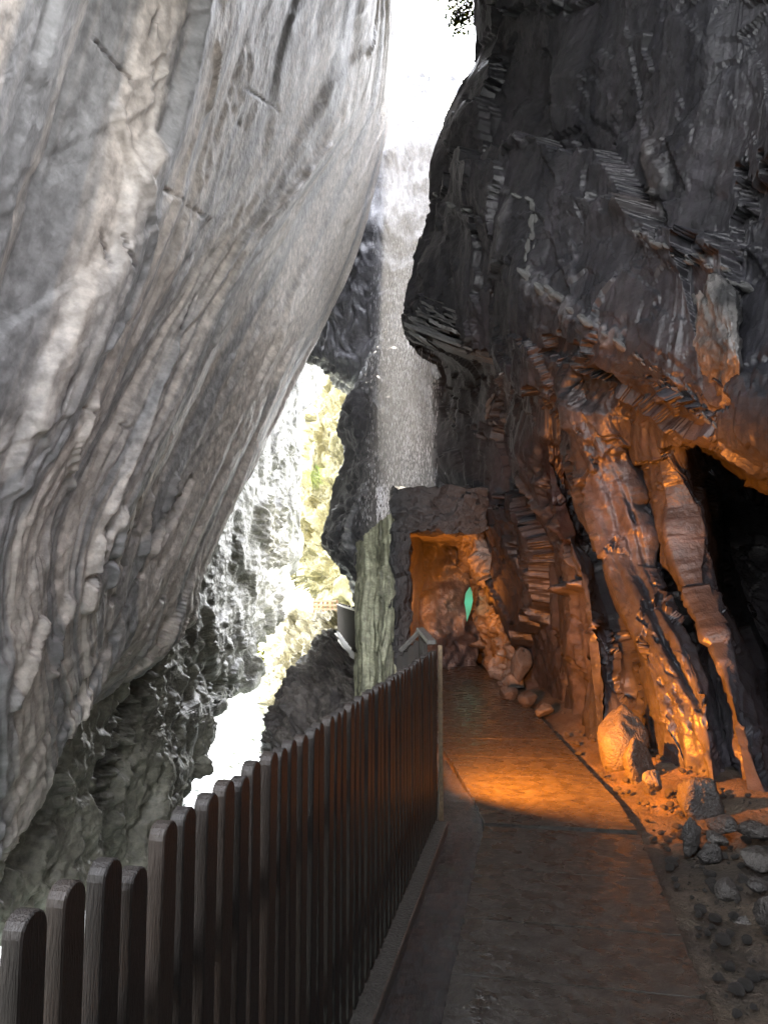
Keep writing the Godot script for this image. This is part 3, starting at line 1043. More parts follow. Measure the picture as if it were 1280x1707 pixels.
func hanging_nose() -> void:
	var g := loft([
		row3([1130, 400, 7.9, 1142, 450, 7.4, 1140, 540, 7.2, 1150, 620, 7.3, 1180, 720, 7.6]),
		row3([1180, 390, 7.6, 1175, 450, 6.9, 1175, 540, 6.55, 1185, 620, 6.5, 1205, 705, 7.1]),
		row3([1215, 395, 7.4, 1208, 450, 6.7, 1212, 540, 6.2, 1222, 610, 6.1, 1224, 690, 6.8]),
		row3([1240, 410, 7.4, 1230, 470, 6.8, 1228, 540, 6.3, 1238, 610, 6.2, 1236, 680, 6.9]),
		row3([1250, 420, 7.8, 1240, 480, 7.4, 1234, 540, 7.1, 1244, 610, 7.1, 1238, 680, 7.6])], 18, 16)
	roughen(g, [[nz.fbm, 1.2, 1.2, .06, .5], [nz.ridge, 1.5, 4, .03, .6], [nz.cell2, 4, 6, .015, .8]])
	colour(g, Color(.20, .19, .18), Color(.07, .07, .07), .6, 2.0, .0, 1.3)
	var o := finish(g, "rock_nose", mats.wet, self, -1.0)
	setting(o)

func overhead() -> void:
	# unseen roof added above the walkway to keep out sun and sky light
	var rows := []
	for x in [-3.6, -1.5, .2, 1.6, 3.2, 5.2]:
		var line := []
		for d in [19.0, 16.0, 13.2, 11.5, 9, 6, 3, 0, -3]:
			var y: float = 14.4 - absf(x - .6) * .4 - maxf(0.0, 6.0 - d) * .22
			if d > 13.0:
				y = maxf(y, 1.7 + d * .90)
			if x > 4.0:
				y -= 3.0
			line.append(Vector3(x, y, -d))
		rows.append(line)
	var g := loft(rows, 14, 14)
	roughen(g, [[nz.fbm, .25, .25, .7, .5], [nz.cell, .5, .5, .3, 1.0]])
	colour(g, Color(.2, .19, .18), Color(.1, .1, .1), .3, .3)
	setting(finish(g, "added_rock_roof", mats.wet, self))
	# unseen wall added behind the overhang's edge to narrow the daylight from the slot
	rows = []
	for y in [6.0, 12.0, 18.0, 25.0]:
		var line := []
		for d in [12.5, 17.0, 22.0, 29.0]:
			line.append(Vector3(.137 * d + 4.5, y, -d))
		rows.append(line)
	g = loft(rows, 24, 24)
	roughen(g, [[nz.fbm, .3, .3, .35, .5], [nz.ridge, .4, .4, .1, .6]])
	colour(g, Color(.2, .19, .18), Color(.1, .1, .1), .3, .3)
	setting(finish(g, "added_wall_right_upper", mats.wet, self))
	# unseen cap added behind the wedged rock, dims the sky on the lower wall
	g = loft([
		[Vector3(-10, 19, -28), Vector3(-10, 20, -34), Vector3(-10, 20, -41)],
		[Vector3(-3, 18.5, -28), Vector3(-3, 19, -34), Vector3(-3, 19.5, -41)],
		[Vector3(3, 18.4, -28), Vector3(3, 19, -34), Vector3(3, 19.5, -41)],
		[Vector3(10, 19, -28), Vector3(10, 20, -34), Vector3(10, 20, -41)]], 10, 10)
	roughen(g, [[nz.fbm, .2, .2, .4, .5]])
	colour(g, Color(.3, .29, .26), Color(.15, .15, .14), .3, .3)
	setting(finish(g, "added_rock_cap", mats.dry, self))

# ---------------------------------------------------------------- built things
# flat-topped slab from four corners (x, D) given round its top, thickness downwards
func slab_mesh(c: Array, top: float, thick: float, bevel: float) -> ArrayMesh:
	var st := SurfaceTool.new()
	st.begin(Mesh.PRIMITIVE_TRIANGLES)
	var mid := Vector3.ZERO
	for k in 4:
		mid += Vector3(c[k].x, 0, -c[k].y) * .25
	mid.y = top - thick * .5
	# worn outline: straight sides broken by small chips
	var out := []
	for k in 4:
		var e: Vector2 = c[(k + 1) % 4]
		var n := 14
		for q in n:
			var v: Vector2 = c[k].lerp(e, float(q) / n)
			var chip := absf(nz.fine.get_noise_2d(v.x * 5.0, v.y * 5.0)) * .012 + maxf(0.0, nz.fine.get_noise_2d(v.x * 11.0 + 7.0, v.y * 11.0) - .28) * .10
			var inw := (Vector2(mid.x, -mid.z) - v).normalized()
			out.append(v + inw * chip * (1.0 if k % 2 == 1 else .35))
	var up := Vector3(mid.x, top, mid.z)
	for k in out.size():
		var o: Vector2 = out[k]
		var e: Vector2 = out[(k + 1) % out.size()]
		var a := Vector3(o.x, top, -o.y)
		var b := Vector3(e.x, top, -e.y)
		var ai := a + (up - a).normalized() * bevel * 2.0
		var bi := b + (up - b).normalized() * bevel * 2.0
		var dn := Vector3(0, -bevel, 0)
		tri(st, ai, bi, up, mid)
		quad(st, ai, bi, b + dn, a + dn, mid)
		quad(st, a + dn, b + dn, b - Vector3(0, thick, 0), a - Vector3(0, thick, 0), mid)
	return st.commit()

func ground() -> void:
	# dirt shelf the walkway lies on
	var rows := []
	for f in [0.0, .08, .3, .5, .7, 1.0]:
		var line := []
		for d in [-6.0, -2.0, 1.0, 3.0, 5.0, 7.0, 9.0, 12.0, 15.0, 20.0]:
			var x0: float = -.80 + .197 * minf(d, 5.4) + maxf(0.0, d - 5.4) * .0
			var x := lerpf(x0, 7.0, f * f)
			line.append(Vector3(x, -.02 - (.0 if f > 0.0 else .02), -d))
		rows.append(line)
	var g := loft(rows, 26, 22)
	roughen(g, [[nz.fbm, 1.2, 1.2, .02, .3], [nz.cell2, 6, 6, .012, .5], [nz.fbm, 9, 9, .012, .2]])
	colour(g, Color(.11, .085, .06), Color(.045, .036, .028), 1.2, 1.2, 0, 1.2)
	for k in g.pos.size():
		# the shoulder banks up towards the rock
		var p: Vector3 = g.pos[k]
		g.pos[k] = p + Vector3(0, smoothstep(1.75 + minf(0.0, p.z + 5.0) * -.03, 2.7, p.x - minf(0.0, p.z + 5.4) * 0.0) * .22, 0)
	setting(finish(g, "ground", mats.dirt, self, 1.0))
	# cliff below the walkway
	rows = []
	for d in [-6.0, 0.0, 4.0, 8.0, 12.0, 17.0]:
		var x0: float = -.79 + .197 * minf(d, 5.4)
		rows.append([Vector3(x0, -.03, -d), Vector3(x0 - .08, -.4, -d), Vector3(x0 + .1, -2, -d), Vector3(x0 - .3, -5.2, -d)])
	g = loft(rows, 30, 18)
	roughen(g, [[nz.cell, .8, .8, .2, 1.0], [nz.fbm, .8, .8, .15, .3]], PackedFloat32Array([0, .4, 1, 1]))
	colour(g, Color(.2, .18, .16), Color(.09, .08, .07), .6, .6)
	setting(finish(g, "cliff", mats.crag, self, -1.0))

func walkway() -> void:
	var root := node("path")
	setting(root)
	var lx := func(d: float) -> float: return -.396 + .197 * d
	var rx := func(d: float) -> float: return .66 + .197 * d
	# joints: depth at the left edge; the right end lies nearer, square to the path
	var js := [-.4, .55, 1.5, 2.45, 2.98, 3.47, 4.03, 4.72, 5.52]
	for k in js.size() - 1:
		var a: float = js[k] + .004
		var b: float = js[k + 1] - (.012 if k == js.size() - 2 else .004)
		var c := [Vector2(lx.call(a), a), Vector2(rx.call(a - .2), a - .2), Vector2(rx.call(b - .2), b - .2), Vector2(lx.call(b), b)]
		obj("slab", slab_mesh(c, .040 + .0006 * sin(k * 2.3), .09, .001), mats.concrete, root)
	var far := [[5.56, .70, 1.72], [6.25, .69, 1.80], [6.95, .66, 1.83], [7.7, .62, 1.86], [8.6, .58, 1.90], [9.6, .55, 1.95], [10.8, .5, 2.0], [12.2, .48, 2.02], [13.8, .46, 1.98], [15.6, .8, 1.95], [18.5, 1.2, 2.0]]
	for k in far.size() - 1:
		var a: Array = far[k]
		var b: Array = far[k + 1]
		var c := [Vector2(a[1], a[0] + .003), Vector2(a[2], a[0] - .16), Vector2(b[2], b[0] - .168), Vector2(b[1], b[0] - .003)]
		obj("slab", slab_mesh(c, .040 + .0006 * sin(k * 1.7 + 1.0), .09, .001), mats.concrete, root)
	# worn strip of cast concrete between the slabs and the fence sill
	var rows := []
	for f in [0.0, .25, .5, .75, 1.0]:
		var line := []
		for d in [-1.0, 1.0, 2.0, 3.0, 4.0, 5.0, 5.9, 6.6, 7.6]:
			var x0: float = -.655 + .197 * d if d < 5.6 else .44
			var x1: float = -.385 + .197 * d if d < 5.6 else .74 - (d - 5.6) * .07
			line.append(Vector3(lerpf(x0, x1, f), .012, -d))
		rows.append(line)
	var g := loft(rows, 14, 26)
	roughen(g, [[nz.fbm, 1.6, 3.0, .014, .3], [nz.fbm, 9, 9, .006, .2], [nz.cell2, 14, 14, .003, .2]])
	colour(g, Color(.06, .057, .055), Color(.018, .018, .018), 1.0, 2.4, .0, 1.6, 3.3)
	setting(finish(g, "kerb_strip", mats.wet_ground, self))

func picket_mesh(height: float, seed_: int) -> ArrayMesh:
	var r := RandomNumberGenerator.new()
	r.seed = seed_
	var st := SurfaceTool.new()
	st.begin(Mesh.PRIMITIVE_TRIANGLES)
	var hw := .030
	var hd := .017
	var prof := [Vector2(-hw, 0), Vector2(-hw, height - hw)]
	for k in range(1, 8):
		var t := PI - PI * k / 8
		prof.append(Vector2(cos(t) * hw, height - hw + sin(t) * hw))
	prof.append(Vector2(hw, height - hw))
	prof.append(Vector2(hw, 0))
	var mid := Vector3(0, height * .5, 0)
	var bv := .003
	for k in prof.size():
		var a: Vector2 = prof[k]
		var b: Vector2 = prof[(k + 1) % prof.size()]
		quad(st, Vector3(a.x, a.y, -hd + bv), Vector3(b.x, b.y, -hd + bv), Vector3(b.x, b.y, hd - bv), Vector3(a.x, a.y, hd - bv), Vector3(0, clampf((a.y + b.y) * .5, .01, height - .03), 0))
		var c := Vector2(0, clampf(a.y, .05, height - hw))
		var e := Vector2(0, clampf(b.y, .05, height - hw))
		var ai := a + (c - a).normalized() * bv
		var bi := b + (e - b).normalized() * bv
		for s in [-1.0, 1.0]:
			quad(st, Vector3(a.x, a.y, s * (hd - bv)), Vector3(b.x, b.y, s * (hd - bv)), Vector3(bi.x, bi.y, s * hd), Vector3(ai.x, ai.y, s * hd), mid)
			if k > 0 and k < prof.size() - 2:
				tri(st, Vector3(ai.x, ai.y, s * hd), Vector3(bi.x, bi.y, s * hd), Vector3(0, height - hw, s * hd), mid)
	for s in [-1.0, 1.0]:
		quad(st, Vector3(-hw + bv, bv, s * hd), Vector3(hw - bv, bv, s * hd), Vector3(hw - bv, height - hw, s * hd), Vector3(-hw + bv, height - hw, s * hd), mid)
	return st.commit()

func beam(called: String, a: Vector3, b: Vector3, size: Vector2, m: Material, parent: Node, bevel := .006) -> MeshInstance3D:
	var z := (b - a).normalized()
	var x := z.cross(Vector3.UP).normalized() if absf(z.y) < .95 else Vector3.RIGHT
	var y := x.cross(z)
	var st := SurfaceTool.new()
	st.begin(Mesh.PRIMITIVE_TRIANGLES)
	add_block(st, Transform3D(Basis(x, y, -z), (a + b) * .5), Vector3(size.x, size.y, a.distance_to(b)), bevel)
	return obj(called, st.commit(), m, parent)

func fence() -> void:
	var root := node("picket_fence")
	tag(root, "dark wet timber picket fence with rounded tops along the walkway edge", "fence")
	var meshes := [picket_mesh(1.165, 1), picket_mesh(1.168, 2), picket_mesh(1.162, 3)]
	var low := picket_mesh(1.115, 4)
	var dir := Vector3(.193, 0, -.981)
	var n := 54
	var start := .252
	for k in n:
		var d := start + .1 * k
		var p := obj("picket", low if k == 12 else meshes[k % 3], mats.timber[(k * 7) % 3], root)
		p.position = Vector3(-.742 + .197 * d, .075, -d)
		p.rotation = Vector3(rng.randf_range(-.005, .005), atan2(-dir.z, dir.x), rng.randf_range(-.007, .007))
		p.position.y += rng.randf_range(-.007, .007)
	for y in [.3, .92]:
		beam("rail", Vector3(-.797 - .2, y, 1.0), Vector3(-.797 + .197 * 5.5, y, -5.5), Vector2(.05, .08), mats.timber[1], root)
	beam("post", Vector3(.40, -.05, -5.56), Vector3(.40, 1.27, -5.56), Vector2(.03, .05), mats.timber_post, root, .004)
	beam("sill", Vector3(-.70 - .2, .03, 1.0), Vector3(-.70 + .197 * 5.5, .03, -5.5), Vector2(.12, .09), mats.timber_pale, root)
	var st := SurfaceTool.new()
	st.begin(Mesh.PRIMITIVE_TRIANGLES)
	add_tube(st, [Vector3(-.852, .14, 0), Vector3(-.852 + .197 * 2.5, .15, -2.5), Vector3(-.852 + .197 * 5.3, .14, -5.3)], .018)
	obj("pipe", st.commit(), mats.black, root)
	# return behind the end post, and the sloping rail beyond it
	var ret := node("fence_return")
	tag(ret, "short dark picket return with a sloping pale top rail behind the fence's end post", "fence")
	for k in 9:
		var p := obj("picket", meshes[k % 3], mats.timber[k % 3], ret)
		p.position = Vector3(.335, .075, -6.35 - .098 * k)
		p.rotation.y = PI / 2
	beam("top_rail", Vector3(.345, 1.285, -5.62), Vector3(.338, 1.285, -7.28), Vector2(.07, .035), mats.timber_pale, ret)
	beam("top_rail", Vector3(.335, 1.27, -7.25), Vector3(.15, 1.09, -7.2), Vector2(.07, .035), mats.timber_pale, ret)
	for k in 4:
		var p := obj("picket", meshes[k % 3], mats.timber[k % 3], ret)
		p.position = Vector3(.30 - .05 * k, .02 - .045 * k, -7.24)

func far_walkway() -> void:
	# second stretch of walkway, outside the tunnel
	var a := P(604, 1020, 17.0)
	var b := P(575, 1012, 27.0)
	var c := P(562, 1007, 36.0)
	var root := node("board_railing")
	tag(root, "dark upright-board railing curving along the outer ledge past the streaked rock pillar", "railing")
	var deck := node("path_outer")
	setting(deck)
	var pts := []
	for k in 25:
		var t := k / 24.0
		pts.append(cat(a * 2.0 - b, a, b, c, t * 2.0) if t < .5 else cat(a, b, c, c * 2.0 - b, t * 2.0 - 1.0))
	var board := block_mesh(Vector3(.30, 1.05, .03), .004)
	for k in 24:
		var p: Vector3 = pts[k]
		var q: Vector3 = pts[k + 1]
		var long := p.distance_to(q)
		var m := int(long / .32)
		for e in m:
			var o := obj("board", board, mats.timber_rough, root)
			o.position = p.lerp(q, (e + .5) / m) - Vector3(0, .55, 0)
			o.rotation.y = atan2(-(q - p).z, (q - p).x)
		beam("top_rail", p, q, Vector2(.08, .05), mats.timber[0], root)
		if k % 3 == 0:
			beam("post", p - Vector3(-.05, 1.3, 0), p + Vector3(.05, .08, 0), Vector2(.09, .09), mats.timber[1], root)
		beam("kerb", p - Vector3(.08, 1.22, 0), q - Vector3(.08, 1.22, 0), Vector2(.22, .12), mats.kerb_pale, deck)
		beam("deck_slab", p + Vector3(.75, -1.27, 0), q + Vector3(.75, -1.27, 0), Vector2(1.4, .1), mats.concrete, deck)
	var bal := node("balcony_railing")
	tag(bal, "sunlit brown timber balcony railing on the far pale rock bank", "railing")
	var l := P(524, 1002, 39)
	var r := P(562, 1002, 37)
	for y in [0.0, -.2, -.4]:
		beam("rail", l + Vector3(0, y, 0), r + Vector3(0, y, 0), Vector2(.06, .09), mats.timber_brown, bal)
	for k in 6:
		var p := l.lerp(r, k / 5.0)
		beam("post", p - Vector3(0, .75, .05), p + Vector3(0, .06, -.05), Vector2(.09, .09), mats.timber_brown, bal)

func tunnel() -> void:
	var root := node("tunnel_portal", Vector3.ZERO)
	tag(root, "dark flat-faced tunnel portal with square jamb and lintel under the overhang", "tunnel portal")
	var mk := func(called: String, lo: Vector3, hi: Vector3, seed_: float) -> void:
		# rough-hewn block: front, side and under faces as displaced sheets
		var faces := [
			[Vector3(lo.x, hi.y, hi.z), Vector3(hi.x, hi.y, hi.z), Vector3(lo.x, lo.y, hi.z), Vector3(hi.x, lo.y, hi.z)],
			[Vector3(lo.x, hi.y, lo.z), Vector3(lo.x, hi.y, hi.z), Vector3(lo.x, lo.y, lo.z), Vector3(lo.x, lo.y, hi.z)],
			[Vector3(hi.x, hi.y, hi.z), Vector3(hi.x, hi.y, lo.z), Vector3(hi.x, lo.y, hi.z), Vector3(hi.x, lo.y, lo.z)],
			[Vector3(lo.x, hi.y, lo.z), Vector3(hi.x, hi.y, lo.z), Vector3(lo.x, hi.y, hi.z), Vector3(hi.x, hi.y, hi.z)],
			[Vector3(lo.x, lo.y, hi.z), Vector3(hi.x, lo.y, hi.z), Vector3(lo.x, lo.y, lo.z), Vector3(hi.x, lo.y, lo.z)]]
		var st := SurfaceTool.new()
		st.begin(Mesh.PRIMITIVE_TRIANGLES)
		st.set_smooth_group(-1)
		for f in faces:
			var nu := 22
			var g := func(i: int, j: int) -> Vector3:
				var p: Vector3 = f[0].lerp(f[1], float(i) / nu).lerp(f[2].lerp(f[3], float(i) / nu), float(j) / nu)
				return p + Vector3(nz.fine.get_noise_3dv(p * 2.0 + Vector3(seed_, 0, 0)), nz.fine.get_noise_3dv(p * 2.0 + Vector3(0, seed_ + 9.0, 0)), nz.fine.get_noise_3dv(p * 2.0 + Vector3(0, 0, seed_ + 5.0))) * .13 + Vector3.ONE * nz.fine.get_noise_3dv(p * 9.0) * .03
			var mid := (lo + hi) * .5
			for i in nu:
				for j in nu:
					quad(st, g.call(i, j), g.call(i + 1, j), g.call(i + 1, j + 1), g.call(i, j + 1), mid)
		obj(called, st.commit(), mats.hewn, root)
	mk.call("jamb", Vector3(.15, -.2, -13.45), Vector3(.43, 2.6, -13.0), 1.0)
	mk.call("lintel", Vector3(.15, 2.6, -13.5), Vector3(1.75, 3.36, -13.0), 2.0)
	# the bore
	var bore := node("tunnel_bore")
	setting(bore)
	var c := Color(.24, .22, .20)
	var dk := Color(.11, .10, .09)
	# ceiling
	var g := loft([
		[Vector3(.1, 2.62, -13.2), Vector3(.2, 2.58, -15), Vector3(.6, 2.52, -17.5), Vector3(.9, 2.5, -20)],
		[Vector3(.9, 2.66, -13.2), Vector3(.95, 2.62, -15), Vector3(1.3, 2.56, -17.5), Vector3(1.6, 2.52, -20)],
		[Vector3(1.7, 2.62, -13.2), Vector3(1.9, 2.55, -15), Vector3(2.0, 2.5, -17.5), Vector3(2.4, 2.5, -20)],
		[Vector3(3.2, 2.7, -13.6), Vector3(3.3, 2.7, -15), Vector3(3.4, 2.7, -17.5), Vector3(3.6, 2.7, -20)]], 14, 16)
	roughen(g, [[nz.fbm, .8, .8, .06, .4], [nz.cell, 1.5, 1.5, .05, .6]])
	colour(g, c, dk, .6, .6, .2)
	finish(g, "ceiling", mats.dry, bore)
	# inner side, with a niche for the lamp behind the jamb
	g = loft([
		[Vector3(.05, 2.7, -13.4), Vector3(.05, 1.2, -13.4), Vector3(.05, -.1, -13.4)],
		[Vector3(-.02, 2.7, -14.0), Vector3(-.02, 1.2, -14.0), Vector3(-.02, -.1, -14.0)],
		[Vector3(.62, 2.7, -14.8), Vector3(.60, 1.2, -14.8), Vector3(.58, -.1, -14.8)],
		[Vector3(.88, 2.7, -16.5), Vector3(.86, 1.2, -16.5), Vector3(.82, -.1, -16.5)],
		[Vector3(1.18, 2.7, -18.6), Vector3(1.18, 1.2, -18.6), Vector3(1.16, -.1, -18.6)],
		[Vector3(1.2, 2.7, -21), Vector3(1.2, 1.2, -21), Vector3(1.2, -.1, -21)]], 12, 16)
	roughen(g, [[nz.fbm, .8, .8, .05, .4], [nz.cell, 1.0, 1.0, .04, .6]])
	colour(g, c, dk, .6, .6)
	finish(g, "inner_wall", mats.wet, bore, -1.0)
	# end wall
	g = loft([
		[Vector3(1.0, 2.7, -19.8), Vector3(1.0, 1.2, -19.8), Vector3(1.0, -.1, -19.8)],
		[Vector3(2.0, 2.7, -20.2), Vector3(2.0, 1.2, -20.2), Vector3(2.0, -.1, -20.2)],
		[Vector3(3.0, 2.7, -19.6), Vector3(3.0, 1.2, -19.6), Vector3(3.0, -.1, -19.6)]], 10, 12)
	roughen(g, [[nz.fbm, .8, .8, .06, .4], [nz.cell, 1.0, 1.0, .03, .6]])
	colour(g, c, dk, .6, .6)
	finish(g, "end_wall", mats.dry, bore, -1.0)
	# rough outer side, broken into blocks
	g = loft([
		row3([738, 905, 19.4, 742, 930, 19.2, 762, 985, 19, 772, 1040, 18.6, 782, 1110, 18.2]),
		row3([748, 900, 17.4, 756, 935, 17.2, 772, 990, 17.2, 784, 1050, 16.8, 794, 1120, 16.4]),
		row3([760, 893, 15.4, 782, 935, 15.2, 800, 990, 15.3, 812, 1060, 15.0, 818, 1140, 14.4]),
		row3([772, 885, 14.0, 795, 935, 14.0, 822, 990, 13.9, 840, 1060, 13.7, 846, 1150, 13.2]),
		row3([790, 868, 13.4, 818, 930, 13.3, 846, 990, 13.2, 864, 1060, 13.0, 874, 1150, 12.8]),
		row3([870, 850, 14.6, 885, 930, 14.6, 905, 990, 14.4, 915, 1060, 14.2, 925, 1150, 14.0])], 26, 26)
	roughen(g, [[nz.cell, 1.2, 1.4, .22, 1.0], [nz.cell2, 2.8, 3.2, .10, .8], [nz.fbm, 1.2, 1.2, .15, .4], [nz.ridge, 2, 3, .05, .5]])
	colour(g, c, dk, .9, .9, .1)
	finish(g, "outer_wall", mats.dry, bore, -1.0)
	# small leaf-shaped glowing pane, added in place of a daylight opening
	var leaf_glow := node("daylight_pane")
	tag(leaf_glow, "small leaf-shaped glowing teal pane standing in for a daylight opening at the tunnel bend", "opening")
	var st := SurfaceTool.new()
	st.begin(Mesh.PRIMITIVE_TRIANGLES)
	var rim := V2([783, 978, 787, 988, 788, 1001, 785, 1016, 778, 1036, 777, 1022, 774, 1005, 776, 989])
	var q := []
	for p in rim:
		q.append(P(p.x, p.y, 15.4))
	var ctr := P(781, 1003, 15.4)
	for k in q.size():
		var a: Vector3 = q[k]
		var b: Vector3 = q[(k + 1) % q.size()]
		tri(st, a, b, ctr, ctr - Vector3(0, 0, 1))
		quad(st, a, b, b - Vector3(0, 0, .05), a - Vector3(0, 0, .05), ctr - Vector3(0, 0, .02))
	obj("pane", st.commit(), mats.teal_glow, leaf_glow)
	var tl := OmniLight3D.new()
	tl.name = "glow"  # added light, spreads the pane's stand-in daylight onto the rock
	tl.position = ctr + Vector3(0, 0, .12)
	tl.light_color = Color(.35, .95, .85)
	tl.light_energy = .004
	tl.light_size = .1
	tl.omni_range = 6
	tl.omni_attenuation = 2.0
	tl.shadow_enabled = true
	leaf_glow.add_child(tl)

func pillar() -> void:
	var g := loft([
		row3([668, 842, 13.35, 668, 940, 13.35, 668, 1040, 13.3, 666, 1150, 13.3, 664, 1300, 13.2]),
		row3([656, 850, 13.08, 656, 940, 13.08, 655, 1040, 13.06, 652, 1150, 13.0, 650, 1300, 13.0]),
		row3([644, 862, 13.3, 644, 940, 13.25, 642, 1040, 13.2, 640, 1150, 13.1, 636, 1300, 13.1]),
		row3([626, 878, 13.9, 626, 940, 13.8, 622, 1040, 13.7, 620, 1150, 13.5, 614, 1300, 13.4]),
		row3([604, 902, 14.6, 602, 950, 14.5, 599, 1040, 14.3, 598, 1150, 14.0, 590, 1300, 13.8]),
		row3([602, 900, 16.6, 600, 950, 16.6, 598, 1040, 16.4, 596, 1150, 16, 588, 1300, 15.8])], 22, 30)
	roughen(g, [[nz.ridge, .12, 3.2, .07, .3], [nz.ridge2, .3, 9, .03, .3], [nz.fbm, .4, 1.2, .08, .3], [nz.cell2, 1.5, 4, .03, .5]])
	colour(g, Color(.62, .62, .44), Color(.15, .15, .10), .10, 6.0, .15, 1.6, 1.0)
	var o := finish(g, "streaked_rock_pillar", mats.crag, self)
	tag(o, "pale green and grey streaked rock pillar standing against the tunnel portal", "rock pillar")

func lamp(called: String, at: Vector3, face: Vector3, label: String, energy: float, colour_: Color, r: float, cone: float) -> void:
	var root := node(called, at)
	tag(root, label, "floodlight")
	root.basis = Basis.looking_at(face, Vector3.UP)
	var st := SurfaceTool.new()
	st.begin(Mesh.PRIMITIVE_TRIANGLES)
	var prof := [Vector2(.0, .55), Vector2(.55, .5), Vector2(.8, .3), Vector2(.92, .0), Vector2(1.0, -.25), Vector2(1.06, -.3), Vector2(1.06, -.38), Vector2(.96, -.38), Vector2(.9, -.22)]
	for k in prof.size() - 1:
		for q in 24:
			var t0 := TAU * q / 24
			var t1 := TAU * (q + 1) / 24
			var a: Vector2 = prof[k] * r
			var b: Vector2 = prof[k + 1] * r
			quad(st, Vector3(cos(t0) * a.x, sin(t0) * a.x, a.y), Vector3(cos(t1) * a.x, sin(t1) * a.x, a.y), Vector3(cos(t1) * b.x, sin(t1) * b.x, b.y), Vector3(cos(t0) * b.x, sin(t0) * b.x, b.y), Vector3(0, 0, (a.y + b.y) * .5 + .02))
	obj("housing", st.commit(), mats.black, root)
	var glass := CylinderMesh.new()
	glass.top_radius = r * .9
	glass.bottom_radius = r * .9
	glass.height = .01
	var go := obj("lamp_glass", glass, mats.amber_glow, root)
	go.rotation.x = PI / 2
	go.position.z = -r * .25
	st = SurfaceTool.new()
	st.begin(Mesh.PRIMITIVE_TRIANGLES)
	var arc := []
	for k in 13:
		var t := PI + PI * k / 12
		arc.append(Vector3(cos(t) * r * 1.2, sin(t) * r * 1.35, 0))
	add_tube(st, arc, .012, 6)
	obj("bracket", st.commit(), mats.black, root)
	var l := SpotLight3D.new()
	l.name = "beam"
	l.spot_angle = cone
	l.spot_angle_attenuation = 1.0
	l.spot_range = 25
	l.spot_attenuation = 2.0
	l.light_color = colour_
	l.light_energy = energy
	l.light_size = .02
	l.shadow_enabled = true
	root.add_child(l)
	l.position = Vector3(0, 0, -r * .34)

func stones() -> void:
	var data := [
		# px, py, D, size, label
		[1030, 1235, 7.3, Vector3(.26, .34, .30), "large squared amber-lit boulder at the foot of the ribbed wall"],
		[1062, 1275, 6.7, Vector3(.14, .28, .2), "narrow upright boulder between the squared boulder and the floodlight"],
		[1170, 1345, 5.6, Vector3(.20, .22, .2), "rounded brown boulder beside the floodlight"],
		[1088, 1300, 5.85, Vector3(.07, .09, .08), "small pale rock leaning on the floodlight"],
		[1210, 1375, 5.0, Vector3(.13, .06, .12), "flat stone topping the dry-stone heap"],
		[1150, 1400, 5.0, Vector3(.07, .14, .10), "upright stone at the path side of the dry-stone heap"],
		[1195, 1398, 4.95, Vector3(.08, .05, .08), "thin stone wedged under the heap's flat topping stone"],
		[1262, 1385, 4.75, Vector3(.12, .06, .12), "flat stone on the heap against the ribbed wall"],
		[1180, 1425, 4.85, Vector3(.06, .10, .08), "short upright stone framing the dark hole of the heap"],
		[1262, 1430, 4.6, Vector3(.10, .07, .12), "blocky stone above the dark hole of the heap"],
		[1215, 1490, 4.4, Vector3(.08, .085, .09), "pale angular stone fallen at the foot of the heap"],
		[1262, 1475, 4.25, Vector3(.075, .05, .09), "slanting pale stone beside the fallen angular stone"],
		[1235, 1540, 4.15, Vector3(.05, .06, .06), "small brown stone below the slanting pale stone"],
		[1290, 1530, 3.9, Vector3(.12, .10, .12), "dark boulder in the shade below the heap"],
		[1230, 1440, 5.15, Vector3(.16, .15, .14), "dark core boulder inside the dry-stone heap"],
		[870, 1110, 12.0, Vector3(.16, .30, .2), "knobbly amber-tinted boulder at the tunnel mouth"],
		[848, 1155, 11.4, Vector3(.14, .12, .16), "low dark boulder at the tunnel mouth"],
		[880, 1165, 10.8, Vector3(.16, .12, .16), "squat wet boulder beside the path before the tunnel"],
		[905, 1185, 9.9, Vector3(.13, .10, .14), "low black boulder by the path's edge before the ribs"]]
	for k in data.size():
		var a: Array = data[k]
		var o := obj("boulder", stone_mesh(40 + k, a[3], .09, 12), mats.stone[k % 3], self)
		o.position = P(a[0], a[1], a[2])
		o.rotation = Vector3(rng.randf_range(-.2, .2), rng.randf_range(0, TAU), rng.randf_range(-.2, .2))
		tag(o, a[4], "boulder", "boulders at the wall's foot")
	# rubble on the shoulder
	var mm := MultiMesh.new()
	mm.transform_format = MultiMesh.TRANSFORM_3D
	mm.mesh = stone_mesh(77, Vector3.ONE, .1, 8, 9, 6)
	mm.instance_count = 900
	for k in 900:
		var d := 2.4 + rng.randf() * rng.randf() * 9.5
		var edge := .70 + .197 * d if d < 5.5 else 1.80 + (d - 5.5) * .03
		var x := edge + .05 + rng.randf() * .75
		var y: float = smoothstep(1.75, 2.7, x) * .22
		var s: float = .006 + pow(rng.randf(), 4.0) * .035
		mm.set_instance_transform(k, Transform3D(Basis.from_euler(Vector3(rng.randf() * TAU, rng.randf() * TAU, 0)).scaled(Vector3(s, s * .7, s)), Vector3(x, y + s * .25, -d)))
	var mi := MultiMeshInstance3D.new()
	mi.name = "rubble"
	mi.multimesh = mm
	mi.material_override = mats.stone[1]
	add_child(mi)
	tag(mi, "loose brown rubble strewn along the path's rock side", "rubble", "", "stuff")

